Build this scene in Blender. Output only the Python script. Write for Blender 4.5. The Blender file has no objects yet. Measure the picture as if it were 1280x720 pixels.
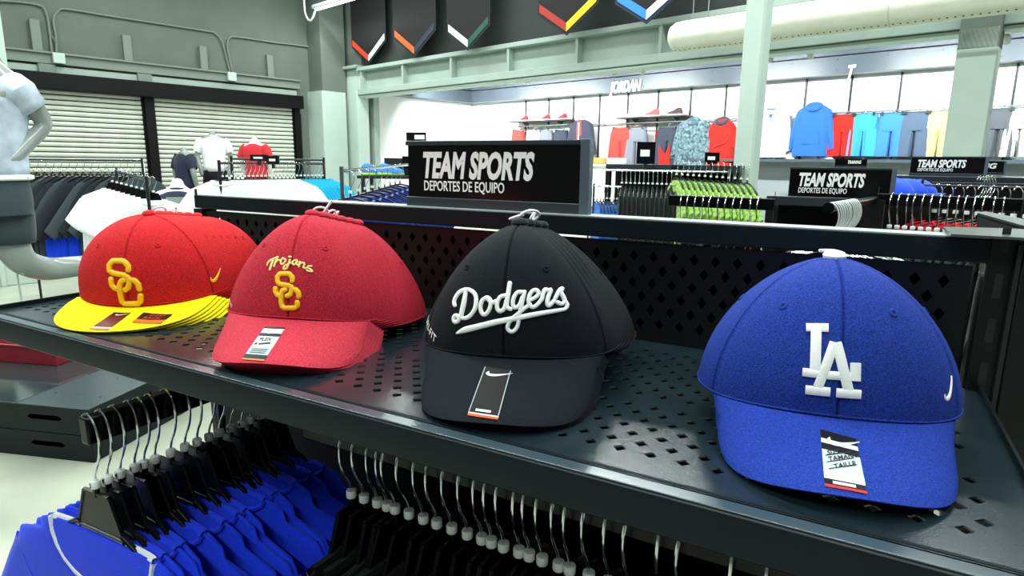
import bpy, bmesh, math, random
from math import sin, cos, pi, radians, sqrt, atan2
from mathutils import Vector, Matrix, geometry
from mathutils.bvhtree import BVHTree
random.seed(7)
scene = bpy.context.scene
COL = scene.collection

# ------------------------------------------------------------------ camera
FPX, PIT, ROL, YF, BROT, EYE = 777.42, .19839, .012183, .502597, .2351, 1.45
_f0 = Vector((-sin(YF), cos(YF), 0)); _r0 = Vector((cos(YF), sin(YF), 0)); _u0 = Vector((0, 0, 1))
CF = _f0 * cos(PIT) - _u0 * sin(PIT); _u1 = _u0 * cos(PIT) + _f0 * sin(PIT)
CR = _r0 * cos(ROL) + _u1 * sin(ROL); CU = -_r0 * sin(ROL) + _u1 * cos(ROL)
CAMP = Vector((0, 0, EYE))
cam = bpy.data.cameras.new('camera'); cam.sensor_width = 36; cam.lens = FPX / 1280 * 36; cam.clip_start = .02; cam.clip_end = 100
camo = bpy.data.objects.new('camera', cam); COL.objects.link(camo)
m = Matrix((CR, CU, -CF)).transposed().to_4x4(); m.translation = CAMP; camo.matrix_world = m
scene.camera = camo

# ------------------------------------------------------------------ world, exposure
w = bpy.data.worlds.new('world'); scene.world = w; w.use_nodes = True
bg = w.node_tree.nodes['Background']; bg.inputs[0].default_value = (.86, .95, .93, 1); bg.inputs[1].default_value = .10
vs = scene.view_settings; vs.view_transform = 'Standard'; vs.look = 'None'; vs.exposure = 0.0; vs.gamma = 1; vs.use_curve_mapping = False
CEIL_W, WALL_W = 75, 100          # watts of one ceiling strip, of one display-wall strip
scene.cycles.max_bounces = 6; scene.cycles.diffuse_bounces = 3; scene.cycles.glossy_bounces = 3
scene.cycles.caustics_reflective = False; scene.cycles.caustics_refractive = False

# ------------------------------------------------------------------ where things stand
UB = Vector((cos(BROT), -sin(BROT), 0)); VB = Vector((sin(BROT), cos(BROT), 0))
def ray(x, y): return (CR * (x - 640) + CU * (360 - y) + CF * FPX) / FPX
def atd(x, y, d): return CAMP + ray(x, y) * d
def atz(x, y, z): r = ray(x, y); return CAMP + r * ((z - EYE) / r.z)
def atv(x, y, v): r = ray(x, y); return CAMP + r * (v / r.dot(VB))
def atu(x, y, u): r = ray(x, y); return CAMP + r * (u / r.dot(UB))
def uv(P): return P.dot(UB), P.dot(VB), P.z
def B(u, v, z=0): return UB * u + VB * v + Vector((0, 0, z))

# ------------------------------------------------------------------ materials
def lin(h):
    h = h.lstrip('#'); o = []
    for i in (0, 2, 4):
        c = int(h[i:i + 2], 16) / 255; o.append(c / 12.92 if c <= .04045 else ((c + .055) / 1.055) ** 2.4)
    return (*o, 1)
MATS = {}
def mat(name, col, rough=.6, metal=0, spec=.5, noise=0, nscale=40, bump=0, bscale=400, emit=0, sheen=0, coat=0, voro=False, stretch=None):
    if name in MATS: return MATS[name]
    M = bpy.data.materials.new(name); M.use_nodes = True; nt = M.node_tree; p = nt.nodes['Principled BSDF']
    c = lin(col) if isinstance(col, str) else col
    p.inputs['Base Color'].default_value = c; p.inputs['Roughness'].default_value = rough; p.inputs['Metallic'].default_value = metal
    p.inputs['Specular IOR Level'].default_value = spec
    if sheen: p.inputs['Sheen Weight'].default_value = sheen; p.inputs['Sheen Roughness'].default_value = .4
    if coat: p.inputs['Coat Weight'].default_value = coat
    if emit: p.inputs['Emission Color'].default_value = c; p.inputs['Emission Strength'].default_value = emit
    tc = nt.nodes.new('ShaderNodeTexCoord')
    src = tc.outputs['Object']
    if stretch:
        mp = nt.nodes.new('ShaderNodeMapping'); mp.inputs['Scale'].default_value = stretch
        nt.links.new(src, mp.inputs['Vector']); src = mp.outputs['Vector']
    if noise:
        n = nt.nodes.new('ShaderNodeTexNoise'); n.inputs['Scale'].default_value = nscale; n.inputs['Detail'].default_value = 4
        nt.links.new(src, n.inputs['Vector'])
        mx = nt.nodes.new('ShaderNodeMix'); mx.data_type = 'RGBA'
        mx.inputs[6].default_value = tuple(min(1, k * (1 - noise)) for k in c[:3]) + (1,)
        mx.inputs[7].default_value = tuple(min(1, k * (1 + noise) + noise * .004) for k in c[:3]) + (1,)
        rmp = nt.nodes.new('ShaderNodeMapRange'); rmp.inputs[1].default_value = .32; rmp.inputs[2].default_value = .68
        nt.links.new(n.outputs['Fac'], rmp.inputs[0]); nt.links.new(rmp.outputs[0], mx.inputs[0]); nt.links.new(mx.outputs[2], p.inputs['Base Color'])
    if bump:
        b = nt.nodes.new('ShaderNodeBump'); b.inputs['Strength'].default_value = bump; b.inputs['Distance'].default_value = .001
        if voro: n2 = nt.nodes.new('ShaderNodeTexVoronoi')
        else: n2 = nt.nodes.new('ShaderNodeTexNoise')
        n2.inputs['Scale'].default_value = bscale
        nt.links.new(src, n2.inputs['Vector']); nt.links.new(n2.outputs[0], b.inputs['Height']); nt.links.new(b.outputs[0], p.inputs['Normal'])
    MATS[name] = M
    return M
def cloth(name, col, **k):
    a = dict(rough=.85, spec=.2, noise=.25, nscale=900, bump=.5, bscale=1400, sheen=.15); a.update(k); return mat(name, col, **a)

# ------------------------------------------------------------------ mesh helpers
class MB:
    def __init__(s): s.v = []; s.f = []
    def add(s, vs, fs):
        o = len(s.v); s.v += [tuple(q) for q in vs]; s.f += [tuple(i + o for i in q) for q in fs]; return s
    def box(s, x0, x1, y0, y1, z0, z1, M=None):
        vs = [Vector((x, y, z)) for x in (x0, x1) for y in (y0, y1) for z in (z0, z1)]
        if M: vs = [M @ q for q in vs]
        return s.add(vs, [(0, 1, 3, 2), (4, 6, 7, 5), (0, 4, 5, 1), (2, 3, 7, 6), (0, 2, 6, 4), (1, 5, 7, 3)])
    def prism(s, poly, h0, h1, M=None):          # poly in xy, extruded along z (then M)
        n = len(poly); vs = [Vector((x, y, h0)) for x, y in poly] + [Vector((x, y, h1)) for x, y in poly]
        if M: vs = [M @ q for q in vs]
        return s.add(vs, [tuple(range(n - 1, -1, -1)), tuple(range(n, 2 * n))] + [(i, (i + 1) % n, n + (i + 1) % n, n + i) for i in range(n)])
    def loft(s, rings, cap=True, closed=True):
        n = len(rings[0]); vs = [q for r in rings for q in r]; fs = []
        for i in range(len(rings) - 1):
            for j in range(n if closed else n - 1):
                k = (j + 1) % n; fs.append((i * n + j, i * n + k, (i + 1) * n + k, (i + 1) * n + j))
        if cap and closed: fs += [tuple(range(n - 1, -1, -1)), tuple(range((len(rings) - 1) * n, len(rings) * n))]
        return s.add(vs, fs)
    def tube(s, path, r, n=8, cap=True, flat=1.0, up=None):
        P = [Vector(q) for q in path]; rings = []; N = len(P)
        rr = r if isinstance(r, (list, tuple)) else [r] * N
        t0 = (P[1] - P[0]).normalized(); ref = Vector(up) if up else (Vector((0, 0, 1)) if abs(t0.z) < .9 else Vector((1, 0, 0)))
        a = (ref - t0 * ref.dot(t0)).normalized()
        for i in range(N):
            t = (P[min(i + 1, N - 1)] - P[max(i - 1, 0)]).normalized()
            a = (a - t * a.dot(t)).normalized(); b = t.cross(a)
            rings.append([P[i] + (a * cos(2 * pi * j / n) + b * sin(2 * pi * j / n) * flat) * rr[i] for j in range(n)])
        return s.loft(rings, cap)
    def lathe(s, prof, n=20, M=None):
        rings = [[Vector((r * cos(2 * pi * j / n), r * sin(2 * pi * j / n), z)) for j in range(n)] for r, z in prof]
        if M: rings = [[M @ q for q in R] for R in rings]
        return s.loft(rings)
    def mesh(s, name, mt=None, smooth=True, auto=40):
        me = bpy.data.meshes.new(name); me.from_pydata(s.v, [], s.f); me.validate(); 
        bm = bmesh.new(); bm.from_mesh(me); bmesh.ops.recalc_face_normals(bm, faces=bm.faces); 
        if smooth:
            ca = radians(auto)
            for f in bm.faces: f.smooth = True
            for e in bm.edges:
                if len(e.link_faces) == 2 and e.calc_face_angle(0) > ca: e.smooth = False
        bm.to_mesh(me); bm.free()
        if mt: me.materials.append(mt)
        return me
    def build(s, name, mt=None, parent=None, smooth=True, auto=40, bevel=0):
        return ob(name, s.mesh(name, mt, smooth, auto), parent, bevel)
def ob(name, me, parent=None, bevel=0):
    o = bpy.data.objects.new(name, me); COL.objects.link(o)
    if parent: o.parent = parent
    if bevel:
        b = o.modifiers.new('b', 'BEVEL'); b.width = bevel; b.segments = 2; b.limit_method = 'ANGLE'
    return o
def tag(o, label=None, cat=None, group=None, kind=None):
    if label: o['label'] = label
    if cat: o['category'] = cat
    if group: o['group'] = group
    if kind: o['kind'] = kind
    return o
def thing(name, label, cat, loc=(0, 0, 0), rz=0, group=None):
    o = bpy.data.objects.new(name, None); COL.objects.link(o); o.empty_display_size = .05
    o.location = loc; o.rotation_euler = (0, 0, rz); return tag(o, label, cat, group)
def struct(o): o['kind'] = 'structure'; return o
def copy_tree(o, parent=None):
    c = o.copy(); COL.objects.link(c); c.parent = parent
    for ch in [q for q in bpy.data.objects if q.parent == o]: copy_tree(ch, c)
    return c
def kids_map():
    d = {}
    for q in bpy.data.objects:
        if q.parent: d.setdefault(q.parent, []).append(q)
    return d
def clone(o, loc, rz=None, label=None, cat=None, group=None):
    def rec(s, par):
        c = s.copy(); COL.objects.link(c); c.parent = par
        for ch in s.children: rec(ch, c)
        return c
    c = rec(o, None); c.location = loc
    if rz is not None: c.rotation_euler = (0, 0, rz)
    return tag(c, label, cat, group)
ORDW = ['first', 'second', 'third', 'fourth', 'fifth', 'sixth', 'seventh', 'eighth', 'ninth', 'tenth', 'eleventh', 'twelfth', 'thirteenth', 'fourteenth', 'fifteenth', 'sixteenth', 'seventeenth', 'eighteenth', 'nineteenth', 'twentieth']
def nth(i): return ORDW[i] if i < 20 else 'twenty-' + ORDW[i - 20]
_TX = {}
def text_mesh(body, size=1.0, bold=0.0, shear=0.0, xs=1.0, ext=0.0, align='LEFT', res=3):
    key = (body, size, bold, shear, xs, ext, align)
    if key in _TX: return _TX[key]
    cu = bpy.data.curves.new('t', 'FONT'); cu.body = body; cu.size = size; cu.offset = bold; cu.shear = shear; cu.extrude = ext; cu.align_x = align; cu.resolution_u = res
    o = bpy.data.objects.new('t', cu); COL.objects.link(o); bpy.context.view_layer.update()
    me = bpy.data.meshes.new_from_object(o.evaluated_get(bpy.context.evaluated_depsgraph_get()))
    vs = [Vector((q.co.x * xs, q.co.y, q.co.z)) for q in me.vertices]; fs = [tuple(p.vertices) for p in me.polygons]
    bpy.data.objects.remove(o); bpy.data.meshes.remove(me); bpy.data.curves.remove(cu)
    _TX[key] = (vs, fs); return vs, fs
def text_obj(name, body, mt, parent, M, fit=None, **k):
    vs, fs = text_mesh(body, **k)
    if fit:
        x0 = min(q.x for q in vs); f = fit / (max(q.x for q in vs) - x0); vs = [Vector(((q.x - x0) * f, q.y, q.z)) for q in vs]
    mb = MB(); mb.add([M @ q for q in vs], fs); me = bpy.data.meshes.new(name); me.from_pydata(mb.v, [], mb.f); me.materials.append(mt)
    return ob(name, me, parent)
FACE = Matrix.Rotation(pi / 2, 4, 'X')           # xy text -> stands in xz, reads from -y
def smoothpath(pts, n=6, closed=False):
    P = [Vector(p) for p in pts]; out = []
    for i in range(len(P) - 1):
        p0 = P[max(i - 1, 0)]; p1 = P[i]; p2 = P[i + 1]; p3 = P[min(i + 2, len(P) - 1)]
        for k in range(n):
            t = k / n
            out.append(.5 * ((2 * p1) + (p2 - p0) * t + (2 * p0 - 5 * p1 + 4 * p2 - p3) * t * t + (3 * p1 - p0 - 3 * p2 + p3) * t ** 3))
    return out + [P[-1]]
def plate(outline, holes, z0, z1):
    """flat plate in xy with polygonal holes, real thickness"""
    vs = [Vector(p) for p in outline]; ed = [(i, (i + 1) % len(outline)) for i in range(len(outline))]
    for h in holes:
        o = len(vs); vs += [Vector(p) for p in h]; ed += [(o + i, o + (i + 1) % len(h)) for i in range(len(h))]
    r = geometry.delaunay_2d_cdt(vs, ed, [], 0, 1e-7)
    V2, F2, orig = r[0], r[2], r[3]
    first = len(outline); hl = len(holes[0]) if holes else 1
    def hid(i): 
        for k in orig[i]:
            if k >= first: return (k - first) // hl
        return -1
    H = [hid(i) for i in range(len(V2))]
    fs = [f for f in F2 if not (H[f[0]] >= 0 and H[f[0]] == H[f[1]] == H[f[2]])]
    n = len(V2); mb = MB()
    V = [(p.x, p.y, z1) for p in V2] + [(p.x, p.y, z0) for p in V2]
    F = [tuple(f) for f in fs] + [tuple(i + n for i in reversed(f)) for f in fs]
    cnt = {}
    for f in fs:
        for a, b in zip(f, list(f[1:]) + [f[0]]):
            cnt.setdefault((min(a, b), max(a, b)), []).append((a, b))
    for k, e in cnt.items():
        if len(e) == 1: a, b = e[0]; F.append((b, a, a + n, b + n))
    mb.add(V, F); return mb
# ------------------------------------------------------------------ shared materials
M_black = mat('powder_black', '#070b0d', rough=.38, spec=.35, noise=.15, nscale=60, bump=.15, bscale=900)
M_shelf = mat('powder_shelf', '#16242a', rough=.2, spec=.65, noise=.12, nscale=30, bump=.12, bscale=700)
M_satin = mat('satin_black', '#050708', rough=.5, spec=.2)
M_lip = mat('powder_lip', '#0d181d', rough=.42, spec=.22, noise=.1, nscale=60)
M_line = mat('channel_paint', '#78847d', rough=.7)
M_plastic = mat('black_plastic', '#040506', rough=.3, spec=.25)
M_chrome = mat('chrome', '#dfe6e7', rough=.16, metal=1)
M_steel = mat('bracket_steel', '#8e9896', rough=.35, metal=1)
M_white = mat('white_plastic', '#e9efec', rough=.4)
M_ink = mat('ink', '#101214', rough=.6)
M_letter = mat('white_letter', '#f6f8f7', rough=.5)
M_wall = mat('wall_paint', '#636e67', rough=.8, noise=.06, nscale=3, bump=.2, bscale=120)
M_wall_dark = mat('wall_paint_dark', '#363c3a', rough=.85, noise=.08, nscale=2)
M_mint = mat('pale_paint', '#b9ccc3', rough=.6, noise=.03, nscale=4)
M_beam = mat('beam_paint', '#9fb0a8', rough=.55, noise=.05, nscale=4)
M_disp = mat('display_white', '#f4f7f6', rough=.7)
M_hdr = mat('header_grey', '#4a5560', rough=.35, noise=.08, nscale=3)
M_dark = mat('dark_metal', '#14181b', rough=.4)

# ------------------------------------------------------------------ building shell (u along back wall, v along left wall)
RZB = -BROT
UW, VBEAM, VJ, UC = -11.0, 7.0, 10.0, -10.36
def bobj(name, mb, mt, parent=None, **k):
    o = mb.build(name, mt, parent, **k)
    if parent is None: o.rotation_euler = (0, 0, RZB)
    return o
def floor_mat():
    M = mat('floor_concrete', '#a6ad9b', rough=.35, noise=.14, nscale=2.2, bump=.05, bscale=40); return M
fl = struct(bobj('floor', MB().box(-11.2, 6, -5, 10.2, -.05, 0), floor_mat()))
gro = MB()
for a in range(-10, 6, 3): gro.box(a, a + .006, -5, 10, 0, .0008)
for a in range(-4, 10, 3): gro.box(-11, 6, a + .4, a + .406, 0, .0008)
tag(bobj('control_joint', gro, mat('joint', '#8f9587', rough=.9), None), None, None, None, 'structure')
ce = struct(bobj('ceiling', MB().box(-11.2, 6, -5, 10.2, 5.6, 5.7), mat('ceiling_paint', '#8d9691', rough=.9)))
wl = struct(bobj('wall_left', MB().box(UW - .2, UW, -5, 7.2, 2.3, 5.6).box(UW - .2, UW, 6.2, 7.2, 0, 2.3), M_wall))
# upper wall over the opening, seen dark behind the banners
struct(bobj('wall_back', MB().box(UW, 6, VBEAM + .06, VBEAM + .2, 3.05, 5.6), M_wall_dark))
struct(bobj('wall_display', MB().box(UC - .1, 6, VJ, VJ + .1, 0, 5.6).box(UC - .1, UC, VBEAM + .2, VJ, 0, 5.6), M_disp))
struct(bobj('ceiling_display', MB().box(UC, 6, VBEAM + .2, VJ, 3.25, 3.3), mat('disp_ceiling', '#2b3035', rough=.8)))
# horizontal channel over the shutters with uprights, conduit and boxes
t = struct(bobj('trim_1', MB().box(UW, UW + .1, -5, 6.15, 2.73, 2.885).box(UW, UW + .14, -5, 6.15, 2.86, 2.885), M_line))
for px, py in ((44, 46), (158, 64), (253, 76), (336, 86)):
    u, v, z = uv(atu(px, py, UW))
    bobj('stud', MB().box(UW, UW + .07, v - .055, v + .055, 2.88, z + .22), M_line, t)
trk = bobj('track', MB().box(UW, UW + .07, -5, 6.1, 2.60, 2.70), M_beam, t)
for px in (58, 178): 
    v = uv(atu(px, 98, UW))[1]; bobj('junction_cover', MB().box(UW, UW + .12, v - .1, v + .1, 2.58, 2.72), M_line, t, bevel=.008)
def conduit(pts):
    P = []
    for px, py in pts:
        u, v, z = uv(atu(px, py, UW)); P.append((UW + .03, v, z))
    return MB().tube(smoothpath(P, 5), .014, 8)
cd = struct(bobj('trim_2', conduit([(-30, 2), (12, 2), (48, 7), (57, 17), (61, 38), (64, 66)]), M_line))
bobj('conduit', conduit([(70, 66), (69, 45), (66, 25), (72, 14), (84, 12), (140, 21), (250, 38), (268, 42), (277, 54), (283, 76), (287, 92)]), M_line, cd)
bobj('conduit', conduit([(290, 92), (285, 70), (283, 56), (287, 47), (300, 47), (340, 53), (380, 58), (402, 62)]), M_line, cd)
bobj('conduit', conduit([(72, 66), (68, 52), (62, 44)]), M_wall, cd)
for px, py in ((73, 73), (289, 96)):
    u, v, z = uv(atu(px, py, UW + .12)); bobj('outlet_box', MB().box(UW + .1, UW + .17, v - .07, v + .07, z - .07, z + .07), M_mint, cd, bevel=.006)
# roll shutters: black head box, mullions, single slats
hb = struct(bobj('trim_3', MB().box(UW, UW + .22, -5, 6.15, 2.375, 2.60), M_satin, bevel=.01))
SL = mat('shutter_slat', '#d3d8cb', rough=.45, noise=.06, nscale=6)
def slat_mesh(L):
    pr = [(-.004, -.030), (.012, -.028), (.024, -.010), (.026, .006), (.016, .024), (-.002, .030), (-.008, .028), (-.008, -.028)]
    mb = MB(); mb.loft([[Vector((x, y, z)) for x, z in pr] for y in (0, L)]); return mb.mesh('slat', SL)
vm0 = uv(atu(177, 122, UW))[1]; vm1 = uv(atu(188, 122, UW))[1]; ve = uv(atu(365, 136, UW))[1]
def shutter(name, va, vb):
    d = thing(name, None, None, (0, 0, 0), RZB); struct(d)
    bobj('guide', MB().box(UW, UW + .06, va - .02, va + .03, 0, 2.4), M_satin, d); bobj('guide', MB().box(UW, UW + .06, vb - .03, vb + .02, 0, 2.4), M_satin, d)
    bobj('gap_shade', MB().box(UW - .02, UW + .002, va, vb, 0, 2.4), mat('shutter_shadow', '#3a403c', rough=.8), d)  # dark sheet added behind the slats to paint shade into the gaps
    me = slat_mesh(vb - va - .04)
    for k in range(33):
        s = ob('slat', me, d); s.location = (UW + .02, va + .02, .04 + k * .0725)
    return d
shutter('door_1', vm0 - 3.6, vm0); shutter('door_2', vm1, ve)
struct(bobj('trim_4', MB().box(UW, UW + .12, vm0, vm1, 0, 2.4), M_satin, bevel=.005))
struct(bobj('trim_5', MB().box(UW, UW + .1, ve, ve + .1, 0, 2.4), M_satin, bevel=.005))
# corner column, pilasters
u0 = uv(atv(405, 100, VBEAM))[0]; u1 = uv(atv(418, 100, VBEAM))[0]; u2 = uv(atv(453, 100, VBEAM))[0]; u3 = uv(atv(465, 130, VBEAM + .3))[0]
col = struct(bobj('wall_column', MB().box(u1, u2, VBEAM - .06, VBEAM + .12, 0, 3.12), M_mint, bevel=.01))
bobj('flange', MB().box(u1 - .22, u1 + .02, VBEAM - .16, VBEAM + .1, 0, 5.6), M_mint, col, bevel=.01)
bobj('flange', MB().box(u2 - .06, u2 + .02, VBEAM - .14, VBEAM + .1, 0, 2.72), M_mint, col, bevel=.006)
bobj('cap_plate', MB().box(u1 - .02, u2 + .03, VBEAM - .16, VBEAM + .12, 3.12, 3.17), M_beam, col, bevel=.006)
bobj('column_head', MB().box(u1, u2 - .02, VBEAM, VBEAM + .1, 3.17, 5.6), M_wall, col)
bobj('jamb', MB().box(u2 + .02, u3, VBEAM + .22, VBEAM + .34, 0, 2.7), M_beam, col)
pil = struct(bobj('wall_corner', MB().box(UW, UW + .5, 6.35, 6.85, 0, 2.7), M_mint)); bobj('upper', MB().box(UW, UW + .45, 6.4, 6.9, 2.7, 5.6), M_wall, pil)
# girder over the opening
gd = struct(bobj('trim_6', MB().box(u2, 6, VBEAM, VBEAM + .03, 2.72, 3.1), M_beam))
for z0, z1 in ((2.64, 2.74), (3.06, 3.125)): bobj('girder_flange', MB().box(u2, 6, VBEAM - .13, VBEAM + .1, z0, z1), M_beam, gd, bevel=.006)
bobj('lower_ledge', MB().box(u2, 6, VBEAM - .10, VBEAM + .12, 2.60, 2.632), M_mint, gd, bevel=.006)
a0 = uv(atv(509, 85, VBEAM))[0]; st = MB().box(-.02, .02, -.11, .0, 2.74, 3.06).mesh('stiffener', M_beam)
for k in range(-1, 9):
    s = ob('stiffener', st, gd); s.location = (a0 + k * 1.22, VBEAM, 0)
# free-standing post and the right-hand column
pu = uv(atv(950, 5, 4.8))[0] + .0
po = struct(bobj('wall_post', MB().prism([(-.075, -.06), (-.06, -.075), (.06, -.075), (.075, -.06), (.075, .06), (.06, .075), (-.06, .075), (-.075, .06)], 0, 5.6), M_mint))
po.location = B(pu, 4.8)
bobj('base_plate', MB().box(-.13, .13, -.13, .13, 0, .012), M_beam, po)
ra, rb = uv(atv(1199, 60, 6.85))[0], uv(atv(1250, 60, 6.85))[0]
rc = struct(bobj('wall_right_column', MB().box(ra, rb, 6.75, 7.0, 0, 2.62), M_mint, bevel=.01)); bobj('head', MB().box(ra, rb, 6.75, 7.0, 2.45, 2.9), M_wall, rc); 
lp = atd(-20, 60, 6.8); p2 = struct(bobj('wall_left_post', MB().box(-.16, .16, -.16, .16, 0, 5.6), M_mint, bevel=.01)); p2.location = (lp.x, lp.y, 0); p2.rotation_euler.z = RZB
bobj('angle', MB().box(.1, .185, -.185, -.13, 0, 5.6), M_mint, p2, bevel=.008)

# display wall: grey header, seams, standards
hd = struct(bobj('trim_7', MB().box(UC, 6, VJ - .28, VJ, 2.71, 2.95), M_hdr)); bobj('upper_fascia', MB().box(UC, 6, VJ - .3, VJ, 2.965, 3.25), M_hdr, hd)
bobj('side_header', MB().box(UC, UC + .28, VBEAM + .3, VJ - .28, 2.71, 2.95), M_hdr, hd); bobj('side_fascia', MB().box(UC, UC + .3, VBEAM + .3, VJ - .3, 2.965, 3.25), M_hdr, hd)
bt = MB()
for k in range(16):
    for z in (2.76, 2.9): bt.box(-8.9 + k * .61, -8.885 + k * .61, VJ - .284, VJ - .28, z, z + .014)
tag(bobj('bolts', bt, M_dark, hd), kind='stuff')
s0 = uv(atv(658, 125, VJ))[0]
std = MB().box(-.012, .012, -.025, 0, 1.3, 2.71)
sd = std.mesh('standard', M_dark); slot = MB()
for k in range(28): slot.box(-.005, .005, -.0262, -.0245, 1.35 + k * .05, 1.375 + k * .05)
slm = slot.mesh('slots', M_ink, False)
wd = [q for q in bpy.data.objects if q.name == 'wall_display'][0]
for k in range(18):
    s = ob('standard', sd, wd); s.location = (s0 + k * .61, VJ, 0); q = ob('slots', slm, s); q['kind'] = 'stuff'
rl = MB().box(-8.6, 4, VJ - .03, VJ - .015, 2.255, 2.27).mesh('wall_rail', M_steel)
M_jl = M_letter
def letters(txt, px, py, v, size, parent=None, xs=.6, bold=.03, shear=.25):
    u, vv, z = uv(atv(px, py, v)); o = text_obj('lettering', txt, M_jl, parent, Matrix.Translation((u, v, z)) @ FACE, size=size, bold=bold * size, shear=shear, xs=xs, ext=.01); return o
letters('JORDAN', 763, 116, VJ - .30, .26, hd); letters('T', 1057, 98, VJ - .30, .24, hd); letters('SB', 1226, 79, VJ - .30, .13, hd, .8, .0, 0)

# fluorescent strips
M_tube = mat('lamp_tube', '#f4fffb', emit=9)
M_house = mat('lamp_housing', '#cfd8d4', rough=.5)
def strip(name, loc, rz, L, watts, label, group, tilt=0, vis=True):
    t = thing(name, label, 'ceiling light', loc, rz, group)
    MB().box(-L / 2, L / 2, -.07, .07, .0, .06).build('housing', M_house, t, bevel=.008)
    MB().tube([(-L / 2 + .03, 0, -.012), (L / 2 - .03, 0, -.012)], .018, 10).build('lamp_tube', M_tube, t)
    la = bpy.data.lights.new('lamp', 'AREA'); la.shape = 'RECTANGLE'; la.size = L; la.size_y = .14; la.energy = watts; la.color = (.93, 1, .97)
    lo = bpy.data.objects.new('lamp', la); COL.objects.link(lo); lo.parent = t; lo.location = (0, 0, -.04); lo.rotation_euler = (tilt, 0, 0)
    return t
n = 0
for u in (-8.8, -6.2, -3.6, -1.0, 1.6):
    for v in (-2.5, .3, 3.1, 5.6):
        n += 1
        strip('ceiling_light', B(u, v, 4.75), RZB, 2.3, CEIL_W, 'white fluorescent strip under the ceiling, %s along the %s row toward the girder' % (nth([-8.8, -6.2, -3.6, -1.0, 1.6].index(u)), nth([-2.5, .3, 3.1, 5.6].index(v))), 'ceiling strips over the sales floor')
u, v, z = uv(atd(424, 3, 9.5))
k = strip('ceiling_light', atv(424, 3, 6.2), RZB, 1.5, 25, 'lit fluorescent strip at the top beside the corner column', None)
MB().tube(smoothpath([(-.74, 0, .02), (-.82, 0, -.1), (-.94, 0, -.16), (-1.06, 0, -.06), (-1.10, 0, .1), (-1.10, 0, .6)], 6), .018, 8).build('power_cable', M_white, k)
for i, (px, py) in enumerate(((601, 107), (718, 93), (878, 81), (1115, 66))):
    c = uv(atv(px, py, 8.2)); strip('display_light', B(c[0], 8.2, 2.98), RZB, 1.15, WALL_W, ['short strip light under the girder nearest the dark corner', 'strip light under the girder left of the lettered header', 'strip light under the girder behind the round duct', 'strip light under the girder left of the right column'][i], 'strip lights facing the display wall', tilt=radians(55))
for c in (-9.3, -.2, 1.6): strip('display_light', B(c, 8.2, 2.98), RZB, 1.15, WALL_W, {-9.3: 'strip light above the display wall nearest the bare corner', -.2: 'strip light above the display wall behind the pale column', 1.6: 'strip light above the display wall beyond the right edge'}[c], 'strip lights facing the display wall', tilt=radians(55))
# small spot heads
for px, py in ((629, 103), (656, 100), (767, 91), (802, 88), (962, 72), (1013, 68), (1258, 48)):
    p = atv(px, py, 8.0); t = thing('spot_light', {629: 'small white spot head nearest the dark wall corner', 656: 'small white spot head right of the first strip light', 767: 'small white spot head above the lettered header', 802: 'small white spot head left of the duct end', 962: 'small white spot head just right of the round post', 1013: 'small white spot head under the long duct', 1258: 'small white spot head right of the pale column'}[px], 'spot light', p, RZB)
    MB().lathe([(.001, -.05), (.035, -.05), (.04, .02), (.02, .05), (.001, .055)], 12, Matrix.Rotation(radians(50), 4, 'X')).build('head', M_house, t)
    MB().box(-.012, .012, -.012, .012, .03, .3).build('stem', M_house, t)

# round fabric duct
dl = uv(atv(838, 45, 6.4)); DZ, DR = 2.79, .155
du = thing('air_duct', 'long cream round air duct running under the girder', 'duct', B(dl[0], 6.4, DZ), RZB)
MB().lathe([(.001, .0), (.08, .01), (.125, .04), (.15, .09), (DR, .16), (DR, 6.5)], 32, Matrix.Rotation(pi / 2, 4, 'Y')).build('sleeve', mat('duct_cloth', '#d9dccb', rough=.75, noise=.05, nscale=7), du)
dots = MB()
for k in range(110):
    a = radians(248); dots.lathe([(.008, -.001), (.008, .002)], 6, Matrix.Translation((.1 + k * .055, DR * 1.0 * cos(a), DR * sin(a))) @ Matrix.Rotation(a + pi / 2 + pi, 4, 'X'))
tag(dots.build('air_holes', M_ink, du), kind='stuff')
for x in (.25, .42, 1.9, 3.4): MB().tube([(x, 0, DR - .005), (x, 0, .5)], .006, 6).build('hanger_wire', M_steel, du)
for x in (.9, 2.1, 3.3): MB().lathe([(DR + .002, x), (DR + .002, x + .012)], 32, Matrix.Rotation(pi / 2, 4, 'Y')).build('seam', mat('duct_seam', '#c3c7b5', rough=.8), du)

# banners
def banner(px0, px1, pyt, v, cl, cr, label, border='#101318', stripe=True):
    """px0..px1 the side edges, pyt the pixel row of the point"""
    ua = uv(atv(px0, 30, v))[0]; ub_ = uv(atv(px1, 30, v))[0]; zt = uv(atv((px0 + px1) / 2, pyt, v))[2]; W = ub_ - ua; hgt = 1.5; k = W * .32
    t = thing('banner', label, 'banner', B((ua + ub_) / 2, v, zt), RZB)
    def pent(w, z0, top, y0, y1, mt, nm, par):
        return MB().prism([(-w, z0 + w * 2 * .32), (0, z0), (w, z0 + w * 2 * .32), (w, top), (-w, top)], y0, y1, FACE).build(nm, mt, par, False)
    pent(W / 2, 0, hgt, -.006, .006, mat('banner_edge' + border, border, rough=.8), 'border', t)
    pent(W / 2 - .03, .05, hgt - .03, .006, .009, mat('banner_black', '#07080a', rough=.85), 'field', t)
    w = W / 2 - .035
    for s, c in ((-1, cl), (1, cr)):
        if not c: continue
        MB().prism([(0, .045), (s * w, .045 + w * .64), (s * w, .045 + w * .64 + .1), (0, .145)], .009, .013, FACE).build('stripe', mat('banner' + c, c, rough=.8), t, False)
    MB().tube([(-W / 2, 0, hgt), (W / 2, 0, hgt)], .015, 8).build('rod', M_steel, t)
    MB().tube([(0, 0, hgt), (0, 0, 5.6 - zt)], .004, 5).build('cord', M_steel, t)
    return t
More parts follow.
